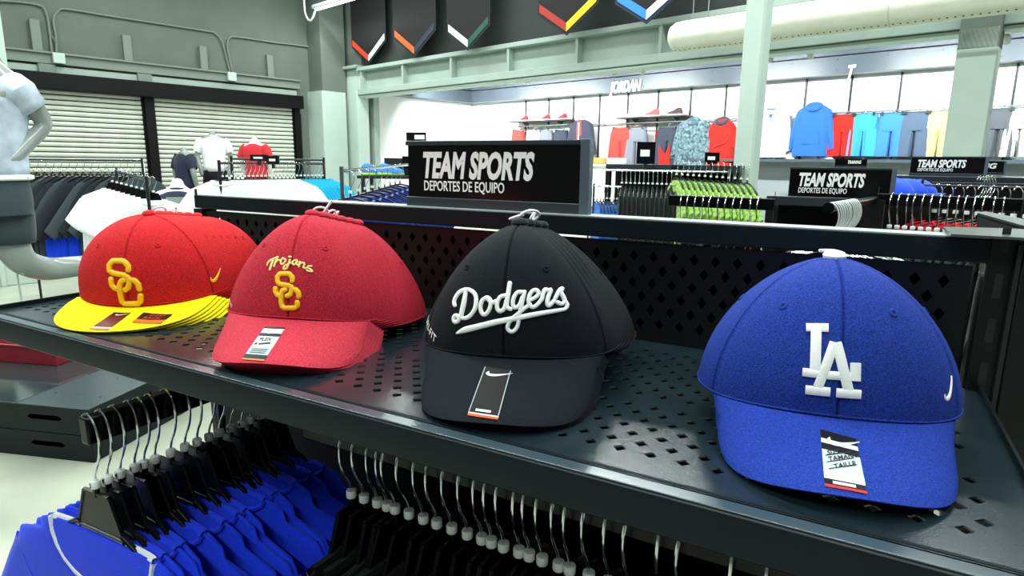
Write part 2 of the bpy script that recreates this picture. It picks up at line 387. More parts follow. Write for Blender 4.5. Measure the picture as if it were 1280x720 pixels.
banner(439, 482, 80, 6.9, '#e23a1e', '#e8ecec', 'black hanging pennant with red and white tip stripes')
banner(492, 545, 71, 6.8, '#ff5a1c', '#1d2c3a', 'black hanging pennant with orange and navy tip stripes')
banner(559, 613, 63, 6.7, '#f2f5f5', '#1b4a40', 'black hanging pennant with white and dark green tip stripes')
banner(672, 748, 44, 6.5, '#9c2a22', '#f6c514', 'black hanging pennant with maroon and yellow tip stripes')
banner(768, 851, 30, 6.4, '#2f7fe8', '#f0f4f6', 'navy hanging pennant with bright blue and white tip stripes', '#132238')
# ------------------------------------------------------------------ the near gondola with the cap shelf
ZS = 1.22; X0, X1 = -1.135, .131; YL, YP = .405, .785
gon = thing('shelving_unit', 'black metal shelving unit with perforated shelf holding the caps', 'shelving', (0, 0, 0))
def diamonds(xa, xb, rows, pitch, hx, hy):
    H = []
    for r, y in enumerate(rows):
        x = xa + (pitch / 2 if r % 2 else 0)
        while x < xb: H.append([(x - hx, y), (x, y - hy), (x + hx, y), (x, y + hy)]); x += pitch
    return H
rows = [.4632 + .01645 * k for k in range(7)] + [.4632 + .01645 * k for k in range(8, 18)]
hs = []
xo = -.073 - .026 * 40
for k, y in zip(list(range(7)) + list(range(8, 18)), rows):
    x = xo + (.013 if k % 2 else 0)
    while x < .1: hs.append([(x - .0058, y), (x, y - .0058), (x + .0058, y), (x, y + .0058)]); x += .026
plate([(X0, YL + .019), (X1, YL + .019), (X1, YP), (X0, YP)], hs, ZS - .0015, ZS).build('shelf_deck', M_shelf, gon, auto=30)
# rolled front lip: inner groove, nose and apron as one profile
prof = [(.0245, 0), (.0225, .0006), (.0205, .0006), (.0195, -.003), (.0175, -.0045), (.016, -.003), (.015, .0008), (.0135, .0016), (.002, .0006), (0, -.001), (-.0005, -.003), (-.0005, -.030), (.001, -.0315), (.012, -.0315), (.012, -.0285), (.003, -.0285), (.0025, -.006), (.015, -.0062)]
MB().loft([[Vector((x, YL + a, ZS + b)) for a, b in prof] for x in (X0, X1)]).build('front_lip', M_lip, gon, auto=35)
MB().box(X0, X1, YL + .0012, YL + .0142, ZS + .0004, ZS + .0019).build('nose_highlight', mat('nose', '#33434a', rough=.17, spec=.9), gon, bevel=.0006)  # lighter strip: the highlight along the nose is put into its colour
for x, s in ((X0, 1), (X1, -1)):
    MB().box(min(x, x - s * .003), max(x, x - s * .003), YL + .002, YP, ZS - .03, ZS + .007).build('end_flange', M_lip, gon, bevel=.0008)
    MB().prism([(YL + .05, ZS - .03), (YP, ZS - .03), (YP, ZS - .09), (YP - .05, ZS - .09)], x + s * .004, x + s * .006, Matrix(((0, 0, 1, 0), (1, 0, 0, 0), (0, 1, 0, 0), (0, 0, 0, 1)))).build('shelf_bracket', M_black, gon)
# rear panel with diamond perforation
pr = [1.262 + .0178 * k - .0178 * 2 for k in range(7)]
ph = []
for k, z in enumerate(pr):
    if not (ZS + .012 < z < 1.335): continue
    x = -.146 - .026 * 38 + (.013 if k % 2 else 0)
    while x < .09: ph.append([(x - .0055, z), (x, z - .0075), (x + .0055, z), (x, z + .0075)]); x += .026
pm = plate([(X0 + .02, ZS - .02), (X1 - .02, ZS - .02), (X1 - .02, 1.3515), (X0 + .02, 1.3515)], ph, 0, .0012)
pb = MB(); pb.add([(x, YP + .002 - z, y) for x, y, z in pm.v], pm.f); pb.build('perforated_panel', M_black, gon, auto=30)
MB().box(X0 + .02, X1 - .02, YP + .001, YP + .003, .16, ZS - .03).build('lower_panel', M_satin, gon)
MB().box(X0 + .02, X1 - .02, YP + .03, YP + .033, .16, 1.345).build('rear_panel', M_satin, gon)
# top rail: front face + pale strip painted for its grazing reflection
MB().box(X0 - .012, X1 - .008, YP - .005, YP + .034, 1.3555, 1.3805).build('top_rail', M_lip, gon, bevel=.0012)
MB().box(X0 - .0115, X1 - .012, YP - .0035, YP + .033, 1.3805, 1.3817).build('rail_sheen', mat('rail_sheen', '#b4bfbc', rough=.3, metal=.2), gon)
MB().box(X0 - .012, X1 - .03, YP + .035, YP + .042, 1.35, 1.38).build('rear_rail', M_lip, gon, bevel=.001)
for x in (X0 - .006, X1 + .002):
    MB().box(x - .0125, x + .0125, YP - .004, YP + .03, 0, 1.354 if x < 0 else 1.3815).build('upright', M_black, gon, bevel=.0012)
sl = MB()
for k in range(26): sl.box(X1 - .0015, X1 + .0055, YP - .0046, YP - .0036, .2 + k * .0467, .225 + k * .0467)
for k in range(26): sl.box(X0 - .0095, X0 - .0025, YP - .0046, YP - .0036, .2 + k * .0467, .225 + k * .0467)
tag(sl.build('upright_slots', M_ink, gon, False), kind='stuff')
MB().box(X0, X1, YL + .05, YP, 0, .16).build('base_deck', M_satin, gon, bevel=.003)
# hang arm (front to back) and hang bar (left to right) under the shelf
AX, AZ = -.85, 1.12
a = MB().box(AX - .0095, AX + .0095, .394, YP, AZ - .038, AZ).build('hang_arm', M_plastic, gon, bevel=.003)
HY, HZ = .555, 1.118
MB().box(-.62, X1 - .02, HY - .008, HY + .008, HZ - .034, HZ).build('hang_bar', M_plastic, gon, bevel=.003)
for x in (-.60, X1 - .04): MB().box(x - .006, x + .006, HY, YP, HZ - .03, HZ - .004).build('bar_arm', M_plastic, gon, bevel=.002)
# neighbour unit at the right end: side panel, sloped plates
nb = thing('end_unit', 'black end unit with thin metal top plate at the right edge', 'shelving', (0, 0, 0))
MB().box(X1 + .0165, .75, YP - .012, YP + .05, 0, 1.379).build('side_panel', M_black, nb, bevel=.002)
MB().box(X1 + .012, X1 + .016, YP - .012, YP + .04, 0, 1.377).build('edge_strip', M_ink, nb)
q = [atz(1179, 281, 1.388), atz(1262, 283, 1.388), atz(1330, 287, 1.388), atz(1330, 297, 1.388), atz(1189, 290, 1.388)]
MB().prism([(p.x, p.y) for p in q], 1.3835, 1.386).build('top_plate', mat('pale_plate', '#48524f', rough=.35, metal=.3), nb)
q = [atd(1222, 266, 1.06), atd(1330, 296, 1.0), atd(1330, 284, 1.2), atd(1232, 264, 1.2)]
MB().add([p for p in q] + [p - Vector((0, 0, .004)) for p in q], [(0, 1, 2, 3), (7, 6, 5, 4), (0, 4, 5, 1), (1, 5, 6, 2), (2, 6, 7, 3), (3, 7, 4, 0)]).build('sloped_plate', mat('pale_plate2', '#4a5553', rough=.35, metal=.3), nb)
q = [atd(1221, 267, 1.062), atd(1330, 298, 1.003), atd(1330, 330, 1.003), atd(1221, 284, 1.062)]
MB().add([p for p in q] + [p + Vector((.004, .006, 0)) for p in q], [(0, 1, 2, 3), (7, 6, 5, 4), (0, 4, 5, 1), (1, 5, 6, 2), (2, 6, 7, 3), (3, 7, 4, 0)]).build('sloped_face', M_ink, nb)

# sign holders
M_face = mat('sign_face', '#050607', rough=.18)
M_frame = mat('sign_frame', '#2b3438', rough=.35)
def sign(loc, rz, W, H, label, lines=True, sub=True, main='TEAM SPORTS', frame=True, group=None):
    """origin bottom left of the face, reads from -y"""
    t = thing('sign_holder', label, 'sign', loc, rz, group)
    MB().box(0, W, -.003, .003, .0, H).build('face', M_face, t)
    MB().box(-.003, W + .002, -.006, .006, -.012 * W / .3, .004).build('base_channel', M_frame, t, bevel=.001)
    if frame:
        MB().box(-.003, W, -.006, .006, H - .005 * W / .3, H + .002).build('top_channel', M_frame, t, bevel=.001)
        MB().box(W, W + .014 * W / .3, -.007, .008, -.012 * W / .3, H + .003).build('side_post', mat('sign_post', '#4d5a66', rough=.4), t, bevel=.001)
    k = .66 if main == 'TEAM SPORTS' else .42
    if main: text_obj('lettering', main, M_letter, t, Matrix.Translation((W * (.10 if k > .5 else .4), -.0034, H * .40)) @ FACE, fit=W * k, size=H * .60, bold=H * .024, shear=.2, ext=.0003)
    if sub: text_obj('small_lettering', 'DEPORTES DE EQUIPO', M_letter, t, Matrix.Translation((W * .105, -.0034, H * .165)) @ FACE, fit=W * .49, size=H * .245, bold=H * .003, shear=0, ext=.0003)
    return t
sign((-.63, YP + .018, 1.392), 0, .295, .088, 'large black sign reading TEAM SPORTS standing on the cap shelf rail')
# ------------------------------------------------------------------ caps
def rim(th, s):
    x = s['a'] * sin(th); c = cos(th); y = -(s['bf'] if c > 0 else s['bb']) * c
    return x, y, s['rz'] * max(0, c) ** 2 - s['drop'] * max(0, -c) ** 2
def crown(th, t, s):
    x, y, z = rim(th, s); e = s['n'] + s['nf'] * max(0, cos(th)) ** 2; a = t * pi / 2
    c = max(0, cos(a)) ** (2 / e); zz = max(0, sin(a)) ** (2 / e)
    k = 1 - max(0, cos(th)) * (1 - t); return Vector((x * c + s['sv'][0] * k, y * c + s['sv'][1] * k, z * (1 - t) + s['h'] * zz))
def bill(sx, q, s):
    x0, y0, z0 = rim(sx * s['bth'], s); xo = s['w'] * sin(sx * pi / 2); cb = cos(s['bth'])
    yo = -(s['bf'] * cb + (s['L'] + s['bf'] * (1 - cb)) * max(0, cos(sx * pi / 2)) ** s['bn'])
    x = x0 + (xo - x0) * q; y = y0 + (yo - y0) * q
    return Vector((x, y, z0 - s['tilt'] * (y0 - y) - s['arch'] * (x * x - x0 * x0) - s['arch2'] * q * x * x))
def bnorm(sx, q, s):
    e = .01; a = bill(min(1, sx + e), q, s) - bill(max(-1, sx - e), q, s); b = bill(sx, min(1, q + e), s) - bill(sx, max(0, q - e), s)
    n = b.cross(a); n.normalize(); return n if n.z > 0 else -n
def frame_at(s, th, t):
    p = crown(th, t, s); a = crown(th + .01, t, s) - p; b = crown(th, t + .01, s) - p; n = a.cross(b); n.normalize()
    if n.dot(Vector((sin(th), -cos(th), .3))) < 0: n = -n
    e1 = Vector((-n.y, n.x, 0)).normalized(); return p, n, e1, n.cross(e1)
def stitched(name, col, sc=1.0):
    """bill cloth: rows of stitching that follow the rim (uv.y)"""
    if name in MATS: return MATS[name]
    M = cloth(name, col, noise=.4, nscale=850, sheen=0); nt = M.node_tree; p = nt.nodes['Principled BSDF']
    uvn = nt.nodes.new('ShaderNodeUVMap'); sp = nt.nodes.new('ShaderNodeSeparateXYZ'); nt.links.new(uvn.outputs[0], sp.inputs[0])
    ml = nt.nodes.new('ShaderNodeMath'); ml.operation = 'MULTIPLY'; ml.inputs[1].default_value = 8 * 2 * pi; nt.links.new(sp.outputs[1], ml.inputs[0])
    sn = nt.nodes.new('ShaderNodeMath'); sn.operation = 'COSINE'; nt.links.new(ml.outputs[0], sn.inputs[0])
    pw = nt.nodes.new('ShaderNodeMath'); pw.operation = 'GREATER_THAN'; pw.inputs[1].default_value = .93; nt.links.new(sn.outputs[0], pw.inputs[0])
    b = nt.nodes.new('ShaderNodeBump'); b.invert = True; b.inputs['Strength'].default_value = .25 * sc; b.inputs['Distance'].default_value = .0006
    old = p.inputs['Normal'].links[0].from_socket; nt.links.new(pw.outputs[0], b.inputs['Height']); nt.links.new(old, b.inputs['Normal']); nt.links.new(b.outputs[0], p.inputs['Normal'])
    return M
def sticker_mat(name, stops):
    """flat print: vertical bands (uv.y from 0 top to 1 bottom)"""
    if name in MATS: return MATS[name]
    M = mat(name, '#222222', rough=.45, spec=.15); nt = M.node_tree; p = nt.nodes['Principled BSDF']
    uvn = nt.nodes.new('ShaderNodeUVMap'); sp = nt.nodes.new('ShaderNodeSeparateXYZ'); nt.links.new(uvn.outputs[0], sp.inputs[0])
    cr = nt.nodes.new('ShaderNodeValToRGB'); cr.color_ramp.interpolation = 'CONSTANT'; el = cr.color_ramp.elements
    while len(el) > 1: el.remove(el[-1])
    el[0].position = 0; el[0].color = lin(stops[0][1])
    for pos, c in stops[1:]: e = el.new(pos); e.color = lin(c)
    nt.links.new(sp.outputs[1], cr.inputs[0]); nt.links.new(cr.outputs[0], p.inputs['Base Color']); return M
SWOOSH = ([0, 1.2, 2.3, 2.9, 2.6, 1.8, 1.0, .2], [(-3.6, 2.6), (-4.3, .8), (-4.0, -1.0), (-2.4, -1.9), (-.2, -1.5), (3.0, .2), (6.0, 2.2), (9.0, 4.4)])
class Cap:
    def __init__(self, s, colour, billcol, button=None, under=None):
        self.s = s; UU = [0, .006, .013, .024, .038, .055, .08, .12, .18, .26, .37]; UU = UU + [.5] + [1 - q for q in UU[::-1]]; NT, NZ = len(UU) - 1, 20; self.panels = []
        M = cloth('cap_' + colour, colour, noise=.5, nscale=850, bump=.8, bscale=1100, sheen=0)
        full = MB()
        full.loft([[crown(2 * pi * j / 72, t / 30, s) for j in range(72)] for t in range(30)], cap=False)
        self.bvh = BVHTree.FromPolygons([Vector(q) for q in full.v], full.f)
        for k in range(6):
            a0 = k * pi / 3; mb = MB(); g = []
            for i in range(NZ + 1):
                row = []
                for j in range(NT + 1):
                    th = a0 + pi / 3 * UU[j]; t = min(.985, i / NZ * .985)
                    p = crown(th, t, s); _, n, _, _ = frame_at(s, th, min(t, .97))
                    arc = min(UU[j], 1 - UU[j]) * pi / 3 * s['a'] * cos(t * pi / 2)
                    dip = .0022 * math.exp(-(arc / .0009) ** 2) - .0004 * math.exp(-((arc - .0025) / .001) ** 2) + .0004 * math.exp(-((arc - .0045) / .0008) ** 2) if i < NZ else 0
                    row.append(p - n * dip)
                g.append(row)
            inner = [[p - frame_at(s, a0 + pi / 3 * UU[j], min(.97, i / NZ))[1] * .0016 for j, p in enumerate(r)] for i, r in enumerate(g)]
            mb.loft(g, False, False); o = len(mb.v); mb.loft([r[::-1] for r in inner], False, False)
            W = NT + 1
            for j in range(NT): mb.f.append((j, o + NT - j, o + NT - j - 1, j + 1))
            self.panels.append(mb.mesh('panel', M, auto=50))
        # bill
        NS, NQ = 36, 12; top = []; bot = []; uvs = []
        for i in range(NQ + 1):
            for j in range(NS + 1):
                sx = -1 + 2 * j / NS; q = i / NQ; p = bill(sx, q, s); n = bnorm(sx, q, s)
                ed = .0017 * (1 if q < .98 else .35)
                top.append(p + n * (ed if abs(sx) < .98 else 0)); bot.append(p - n * (ed if abs(sx) < .98 else 0)); uvs.append((sx * .5 + .5, q))
        W = NS + 1; N = len(top); F = []
        for i in range(NQ):
            for j in range(NS):
                a = i * W + j; F.append((a, a + 1, a + W + 1, a + W)); F.append((N + a + W, N + a + W + 1, N + a + 1, N + a))
        bd = [NQ * W + j for j in range(W)]
        for a, b in zip(bd, bd[1:]): F.append((a, b, N + b, N + a))
        for i in range(NQ):
            for e in (0, NS): a = i * W + e; F.append((a, a + W, N + a + W, N + a))
        mb = MB(); mb.add(top + bot, F); me = mb.mesh('bill', stitched('bill_' + billcol, billcol), auto=60)
        ul = me.uv_layers.new(name='UVMap')
        for l in me.loops: ul.data[l.index].uv = uvs[l.vertex_index % N]
        self.bill = me
        zt = s['h']
        bc = button or colour
        self.button = MB().lathe([(.001, zt + .0058), (.004, zt + .0056), (.0074, zt + .0044), (.0093, zt + .0018), (.0086, zt - .0018), (.002, zt - .003)], 20, Matrix.Translation((s['sv'][0], s['sv'][1], 0))).mesh('button', cloth('button_' + bc, bc))
        band = MB(); rr = []
        for z0, d in ((.0005, .0022), (.022, .0022), (.022, .0030), (.0005, .0030)):
            ring = []
            for j in range(72):
                th = 2 * pi * j / 72; p = crown(th, z0 / s['h'] * .6, s); _, n, _, _ = frame_at(s, th, .05); ring.append(p - n * d)
            rr.append(ring)
        band.loft(rr + [rr[0]], False); self.band = band.mesh('sweatband', cloth('sweat_' + colour, colour, noise=.1))
        pp = MB(); pp.tube([crown(2 * pi * j / 72, .012, s) + frame_at(s, 2 * pi * j / 72, .02)[1] * .0002 for j in range(73)], .0009, 6); self.piping = pp.mesh('rim_seam', M)
        ey = MB(); tp = []
        for k in range(6):
            th = k * pi / 3 + pi / 6 - .05; p, n, e1, e2 = frame_at(s, th, .49)
            R = Matrix((e1, e2, n)).transposed().to_4x4(); R.translation = p
            tp.append(MB().lathe([(.0014, -.0005), (.0014, .0006), (.0026, .0009), (.0036, .0004), (.0038, -.0004)], 14, R).mesh('eyelet', M))
        self.eyelets = tp
        self.extra = []
    def surf(self, fr, x, y, lift):
        p, n, e1, e2 = fr; o = p + e1 * x + e2 * y + n * .05
        h = self.bvh.ray_cast(o, -n, .12)
        if h[0] is None: return p + e1 * x + e2 * y
        nn = h[1] if h[1].dot(n) > 0 else -h[1]
        return h[0] + nn * lift
    def emblem(self, name, th, t, strokes, mt, H=1.6, flat=False, smooth=True, scale=1.0, round_end=True, off=(0, 0), rot=0, down=0):
        fr = frame_at(self.s, th, t); mb = MB(); zz = 0
        for w, pts in strokes:
            P = [Vector((x, y)) for x, y in pts]; ws = list(w) if isinstance(w, (list, tuple)) else [w] * len(P)
            Q = [Vector((p.x, p.y, ws[i])) for i, p in enumerate(P)]
            if smooth: Q = smoothpath(Q, 5)
            else:
                o = []
                for a, b in zip(Q, Q[1:]):
                    k = max(2, int((b - a).length / 2.5)); o += [a.lerp(b, i / k) for i in range(k)]
                Q = o + [Q[-1]]
            if rot: Q = [Vector((q.x * cos(rot) - q.y * sin(rot), q.x * sin(rot) + q.y * cos(rot), q.z)) for q in Q]
            rings = []; prof = [(-.5, -.3), (-.47, .55), (-.25, .95), (0, 1), (.25, .95), (.47, .55), (.5, -.3)] if not flat else [(-.5, -.3), (-.5, .85), (-.44, 1), (0, 1), (.44, 1), (.5, .85), (.5, -.3)]
            L = len(Q); zz += .04
            idx = [(0, -.45, .35), (0, -.30, .8)] if round_end and not flat else []
            seq = []
            for i in range(L):
                tg = (Q[min(i + 1, L - 1)] - Q[max(i - 1, 0)]); tg = Vector((tg.x, tg.y)).normalized(); seq.append((Q[i], tg, 1.0, 1.0))
            if round_end and not flat:
                a, tg, _, _ = seq[0]; b, tb, _, _ = seq[-1]
                seq = [(a - Vector((tg.x, tg.y, 0)) * a.z * .42, tg, .45, .5), (a - Vector((tg.x, tg.y, 0)) * a.z * .28, tg, .8, .85)] + seq + [(b + Vector((tb.x, tb.y, 0)) * b.z * .28, tb, .8, .85), (b + Vector((tb.x, tb.y, 0)) * b.z * .42, tb, .45, .5)]
            for q, tg, wk, hk in seq:
                nr = Vector((-tg.y, tg.x)); ring = []
                for a, h in prof:
                    d = nr * a * max(q.z, .15) * wk
                    ring.append(self.surf(fr, ((q.x + d.x) * scale + off[0]) / 1000, ((q.y + d.y) * scale + off[1]) / 1000, ((h * hk) * H + zz - down) / 1000))
                rings.append(ring)
            mb.loft(rings, True, True)
        self.extra.append((name, mb.mesh(name, mt, auto=70), None)); return self
    def text(self, name, th, t, body, mt, size, xs=.8, bold=0, shear=0, rot=0, lift=.0008, align='CENTER'):
        fr = frame_at(self.s, th, t); vs, fs = text_mesh(body, size=size, xs=1, bold=bold, shear=shear, align=align); mb = MB(); o = []
        for v in vs:
            x, y = v.x * xs, v.y; x, y = x * cos(rot) - y * sin(rot), x * sin(rot) + y * cos(rot); o.append(self.surf(fr, x, y, lift))
        mb.add(o, fs); self.extra.append((name, mb.mesh(name, mt, False), None)); return self
    def patch(self, quad, u, v, lift):
        (a, b, c, d) = [Vector(q) for q in quad]; p = a.lerp(b, u).lerp(d.lerp(c, u), v); return bill(p.x, min(1, p.y), self.s) + bnorm(p.x, min(1, p.y), self.s) * (.0017 + lift)
    def sticker(self, quad, mt, prints=()):
        n = 8; g = [[self.patch(quad, i / n, j / n, .0005) for i in range(n + 1)] for j in range(n + 1)]; h = [[self.patch(quad, i / n, j / n, 0) for i in range(n + 1)] for j in (0, n)]
        mb = MB(); mb.loft(g, False, False); me = mb.mesh('sticker', mt); ul = me.uv_layers.new(name='UVMap')
        for l in me.loops: k = l.vertex_index; ul.data[l.index].uv = ((k % (n + 1)) / n, (k // (n + 1)) / n)
        subs = []
        for body, x, y, sx, sy, pm, rot in prints:
            if body == 'swoosh':
                P = smoothpath([Vector((px, py, w)) for w, (px, py) in zip(SWOOSH[0], SWOOSH[1])], 4); vs = []; fs = []
                for i, q in enumerate(P):
                    tg = (P[min(i + 1, len(P) - 1)] - P[max(0, i - 1)]); tg = Vector((tg.x, tg.y)).normalized(); nr = Vector((-tg.y, tg.x))
                    for k in (-.5, .5): vs.append(((q.x + nr.x * q.z * k) / 14, (q.y + nr.y * q.z * k) / 14))
                fs = [(2 * i, 2 * i + 1, 2 * i + 3, 2 * i + 2) for i in range(len(P) - 1)]
            elif body == 'bar':
                vs = [(0, 0), (.5, 0), (1, 0), (1, 1), (.5, 1), (0, 1)]; fs = [(0, 1, 4, 5), (1, 2, 3, 4)]
            else:
                tv, fs = text_mesh(body, size=1, bold=.02, align='LEFT', res=2); vs = [(q.x, q.y) for q in tv]
            o = []
            for a, b in vs:
                a, b = a * sx, b * sy; a, b = a * cos(rot) - b * sin(rot), a * sin(rot) + b * cos(rot)
                o.append(self.patch(quad, x + a, y - b, .0009))
            q = MB(); q.add(o, fs); subs.append(('print', q.mesh('print', pm, False)))
        self.extra.append(('sticker', me, subs)); return self
    def place(self, pose, label, group, full=True, dxyz=(0, 0, 0), drot=(0, 0, 0)):
        X, Y, Z, yaw, pt, rl = pose
        t = thing('baseball_cap', label, 'cap', (X + dxyz[0], Y + dxyz[1], Z + dxyz[2]), 0, group)
        R = Matrix.Rotation(yaw + drot[2], 4, 'Z') @ Matrix.Rotation(pt + drot[0], 4, 'X') @ Matrix.Rotation(rl + drot[1], 4, 'Y')
        t.rotation_euler = R.to_euler()
        for me in self.panels: ob('panel', me, t)
        ob('bill', self.bill, t); ob('button', self.button, t); ob('rim_seam', self.piping, t); ob('sweatband', self.band, t)
        for e in self.eyelets: ob('eyelet', e, t)
        for nm, me, subs in (self.extra if full else [e for e in self.extra if e[0] in ('sticker',)]):
            o = ob(nm, me, t)
            for sn, sm in (subs or []) if full else []: ob(sn, sm, o)
        return t
base = dict(sv=(0, 0), bb=.098, n=2.25, bth=1.05, bn=.62)
T_white = mat('thread_white', '#f4f6f6', rough=.6, bump=.5, bscale=900, stretch=(3, 1, 1))
T_gold = mat('thread_gold', '#ffc400', rough=.5, bump=.5, bscale=900)
T_edge = mat('thread_edge', '#b3701a', rough=.7)
T_cream = mat('thread_cream', '#f3dc8a', rough=.6)
SILV = mat('print_silver', '#dfe8ea', rough=.2); 
DODG = [(4.0, [(-56.5, 1.4), (-57.6, 4.5), (-56.3, 8.6), (-52.3, 13.9), (-45.9, 16.9), (-40.0, 16.5), (-34.9, 12.8), (-33.4, 6.8), (-34.8, -1.3), (-39.2, -7.5), (-44.8, -10.3), (-50.7, -9.6), (-54.9, -8.1), (-57.3, -10.5), (-57.0, -13.7), (-54.5, -14.6), (-51.8, -12.4), (-52.1, -9.7)]), ([3.8, 4.9, 4.7, 4.2], [(-44.8, 14.8), (-46.1, 5.4), (-48.4, -4.9), (-49.3, -9.8)]), (4.0, [(-22.7, 10.1), (-27.2, 7.0), (-28.9, 0.9), (-27.4, -4.6), (-24.5, -6.0), (-20.9, -2.8), (-18.9, 3.2), (-19.5, 8.2), (-22.7, 10.1), (-17.9, 5.2), (-13.8, 6.8)]), (4.0, [(-4.8, 12.4), (-9.6, 10.8), (-12.5, 5.3), (-12.1, -0.6), (-9.5, -2.5), (-5.5, 0.5), (-3.9, 7.5)]), ([4.4, 4.4, 4.4, 3.6], [(-1.1, 23.9), (-2.3, 14.4), (-3.5, 2.5), (0.5, -0.3)]), (4.0, [(11.0, 15.6), (6.1, 15.1), (2.8, 9.6), (2.4, 3.6), (4.5, 1.2), (8.4, 3.7), (10.9, 10.7)]), (3.8, [(12.8, 16.1), (10.8, 5.8), (8.5, -5.2), (7.1, -15.1), (4.1, -20.2), (0.6, -21.3), (-2.4, -18.8), (-1.9, -14.3), (1.6, -9.3), (7.5, -4.2), (13.3, 0.8), (18.3, 4.4)]), (3.8, [(17.1, 7.8), (21.9, 10.3), (25.2, 13.3), (25.0, 16.6), (21.7, 17.7), (18.4, 14.7), (16.6, 8.8), (17.7, 3.9), (21.1, 1.9), (25.4, 4.9), (28.5, 9.4)]), (3.8, [(28.6, 8.7), (30.0, 15.4), (31.6, 18.4), (33.9, 17.1), (36.5, 17.9), (34.3, 10.9), (33.7, 5.5), (35.6, 3.5), (39.9, 8.0)]), (3.6, [(40.8, 10.0), (44.5, 17.8), (46.9, 19.2), (45.8, 16.0), (48.6, 10.5), (49.4, 7.0), (46.8, 5.0), (42.8, 6.5)]), ([3.4, 3.6, 3.4, 3.8, 4.6, 5.1, 5.5, 5.9, 6.1, 2.4], [(49.3, 8.0), (51.7, 4.0), (50.3, 0.5), (45.4, -0.9), (27.0, -4.0), (7.5, -8.2), (-12.6, -12.6), (-33.7, -18.4), (-44.9, -21.6), (-53.1, -25.2)])]
TROJ = [([1.3, 2.6, 2.6], [(-28.0, 3.5), (-26.0, 8.7), (-15.8, 13.9)]), (2.8, [(-20.2, 11.8), (-22.2, 5.6), (-23.6, -1.2)]), (2.4, [(-16.5, 11.1), (-18.1, 6.2), (-18.8, 2.8)]), (2.0, [(-17.6, 6.8), (-15.2, 10.0), (-12.7, 10.3)]), (2.2, [(-9.3, 13.0), (-11.4, 9.3), (-10.4, 5.9), (-7.8, 6.3), (-5.9, 10.7), (-9.3, 13.0)]), (2.2, [(-1.0, 11.5), (-1.9, 5.3), (-3.8, 0.9), (-7.0, 0.3), (-5.8, 3.9), (0.3, 7.7)]), (2.2, [(-2.6, 14.9), (-0.4, 14.8)]), (2.2, [(6.7, 11.6), (2.9, 10.1), (2.6, 6.7), (5.3, 6.4), (7.7, 10.8), (7.1, 6.9), (9.4, 5.6)]), (2.2, [(10.6, 9.9), (10.0, 4.0)]), (2.2, [(10.5, 7.2), (13.3, 9.1), (15.5, 8.2), (15.1, 3.4), (17.7, 3.1)]), (2.2, [(23.4, 6.0), (20.4, 5.7), (19.6, 3.7), (23.3, 2.1), (24.8, 0.0), (20.5, 0.1), (18.9, 1.0)])]
SC_S = [(4.8, [(2.4, 10.2), (2.4, 13.8), (-0.5, 17.2), (-2.8, 18.2), (-12.1, 17.6), (-14.9, 13.8), (-14.5, 8.9), (-12.2, 5.8), (-2.8, 4.8), (1.6, 3.7), (2.5, 0.2), (1.5, -5.3), (-2.7, -7.5)]), (4.8, [(-12.1, -7.8), (-14.1, -6.9), (-16.2, -3.2), (-16.4, 0.3)]), (4.8, [(-4.7, -0.2), (-7.4, -1.0), (-9.4, -4.4), (-9.4, -13.7), (-7.9, -20.2), (-5.1, -21.6), (6.7, -20.9), (9.6, -18.0), (9.2, -13.8)]), (4.8, [(10.7, -7.5), (9.8, -2.6), (6.5, 0.5), (4.7, 0.4)])]
SC_B = [(6.2, [(5.1, 17.2), (5.2, 22.7), (1.1, 28.1), (-3.2, 30.2), (-16.4, 30.1), (-21.8, 24.3), (-21.9, 16.6), (-16.6, 13.3), (-1.1, 10.4), (4.4, 6.4), (5.4, 0.2), (2.8, -7.7), (-1.8, -10.7)]), (6.2, [(-12.9, -9.5), (-17.1, -7.7), (-20.1, -3.3), (-20.0, 5.1)]), (6.2, [(-1.4, 3.5), (-4.3, 3.0), (-8.5, -3.2), (-9.5, -15.7), (-9.3, -28.5), (-6.4, -31.3), (11.9, -31.6), (15.8, -28.0), (17.2, -19.5)]), (6.2, [(16.9, -10.4), (16.3, -2.7), (12.5, 2.2), (9.8, 3.3)])]
LA = [(6.1, [(-19.7, 22.4), (-4.8, 23.6)]), (7.2, [(-13.1, 23.1), (-11.6, -11.7)]), (6.1, [(-20.1, -11.6), (-2.5, -11.6), (18.1, -10.5)]), (6.9, [(14.6, -0.4), (15.4, -13.6)]), (6.6, [(-0.3, 13.3), (-4.3, -3.3), (-8.7, -21.2)]), (6.9, [(0.9, 13.4), (5.9, -3.0), (11.7, -21.7)]), (6.6, [(-17.0, -24.8), (-0.4, -24.2)]), (6.6, [(3.7, -24.1), (20.0, -23.4)])]
def outline(st, k): return [([q + k for q in w] if isinstance(w, list) else w + k, p) for w, p in st]
SW = [(SWOOSH[0], SWOOSH[1])]
st_silver = sticker_mat('sticker_silver', [(0, '#0b0d10'), (.16, '#c9d3d8'), (.24, '#10131a'), (.36, '#b9c6c9'), (.72, '#dbe4e4'), (.86, '#14181a'), (.955, '#c8322a')])
st_black = sticker_mat('sticker_black', [(0, '#0a0c0e'), (.22, '#07090b'), (.93, '#d8dcdc'), (.955, '#e8571e')])
st_flex = sticker_mat('sticker_flex', [(0, '#2a2a2c'), (.06, '#d7e0de'), (.2, '#20262a'), (.3, '#d3dcda'), (.62, '#9fb2b8'), (.84, '#1a2024'), (.96, '#d07a3a')])
st_maroon = sticker_mat('sticker_maroon', [(0, '#3a0d0a'), (.2, '#5c1410'), (.86, '#d9cfc4'), (.92, '#e0683a')])
st_snap = sticker_mat('sticker_snap', [(0, '#2c100c'), (.62, '#d9641c'), (.9, '#c2480f')])
P_red = mat('print_red', '#b53325', rough=.4); P_grey = mat('print_grey', '#9aa6aa', rough=.4)

def stackv(p, d): return (sin(p[3]) * d, cos(p[3]) * d)
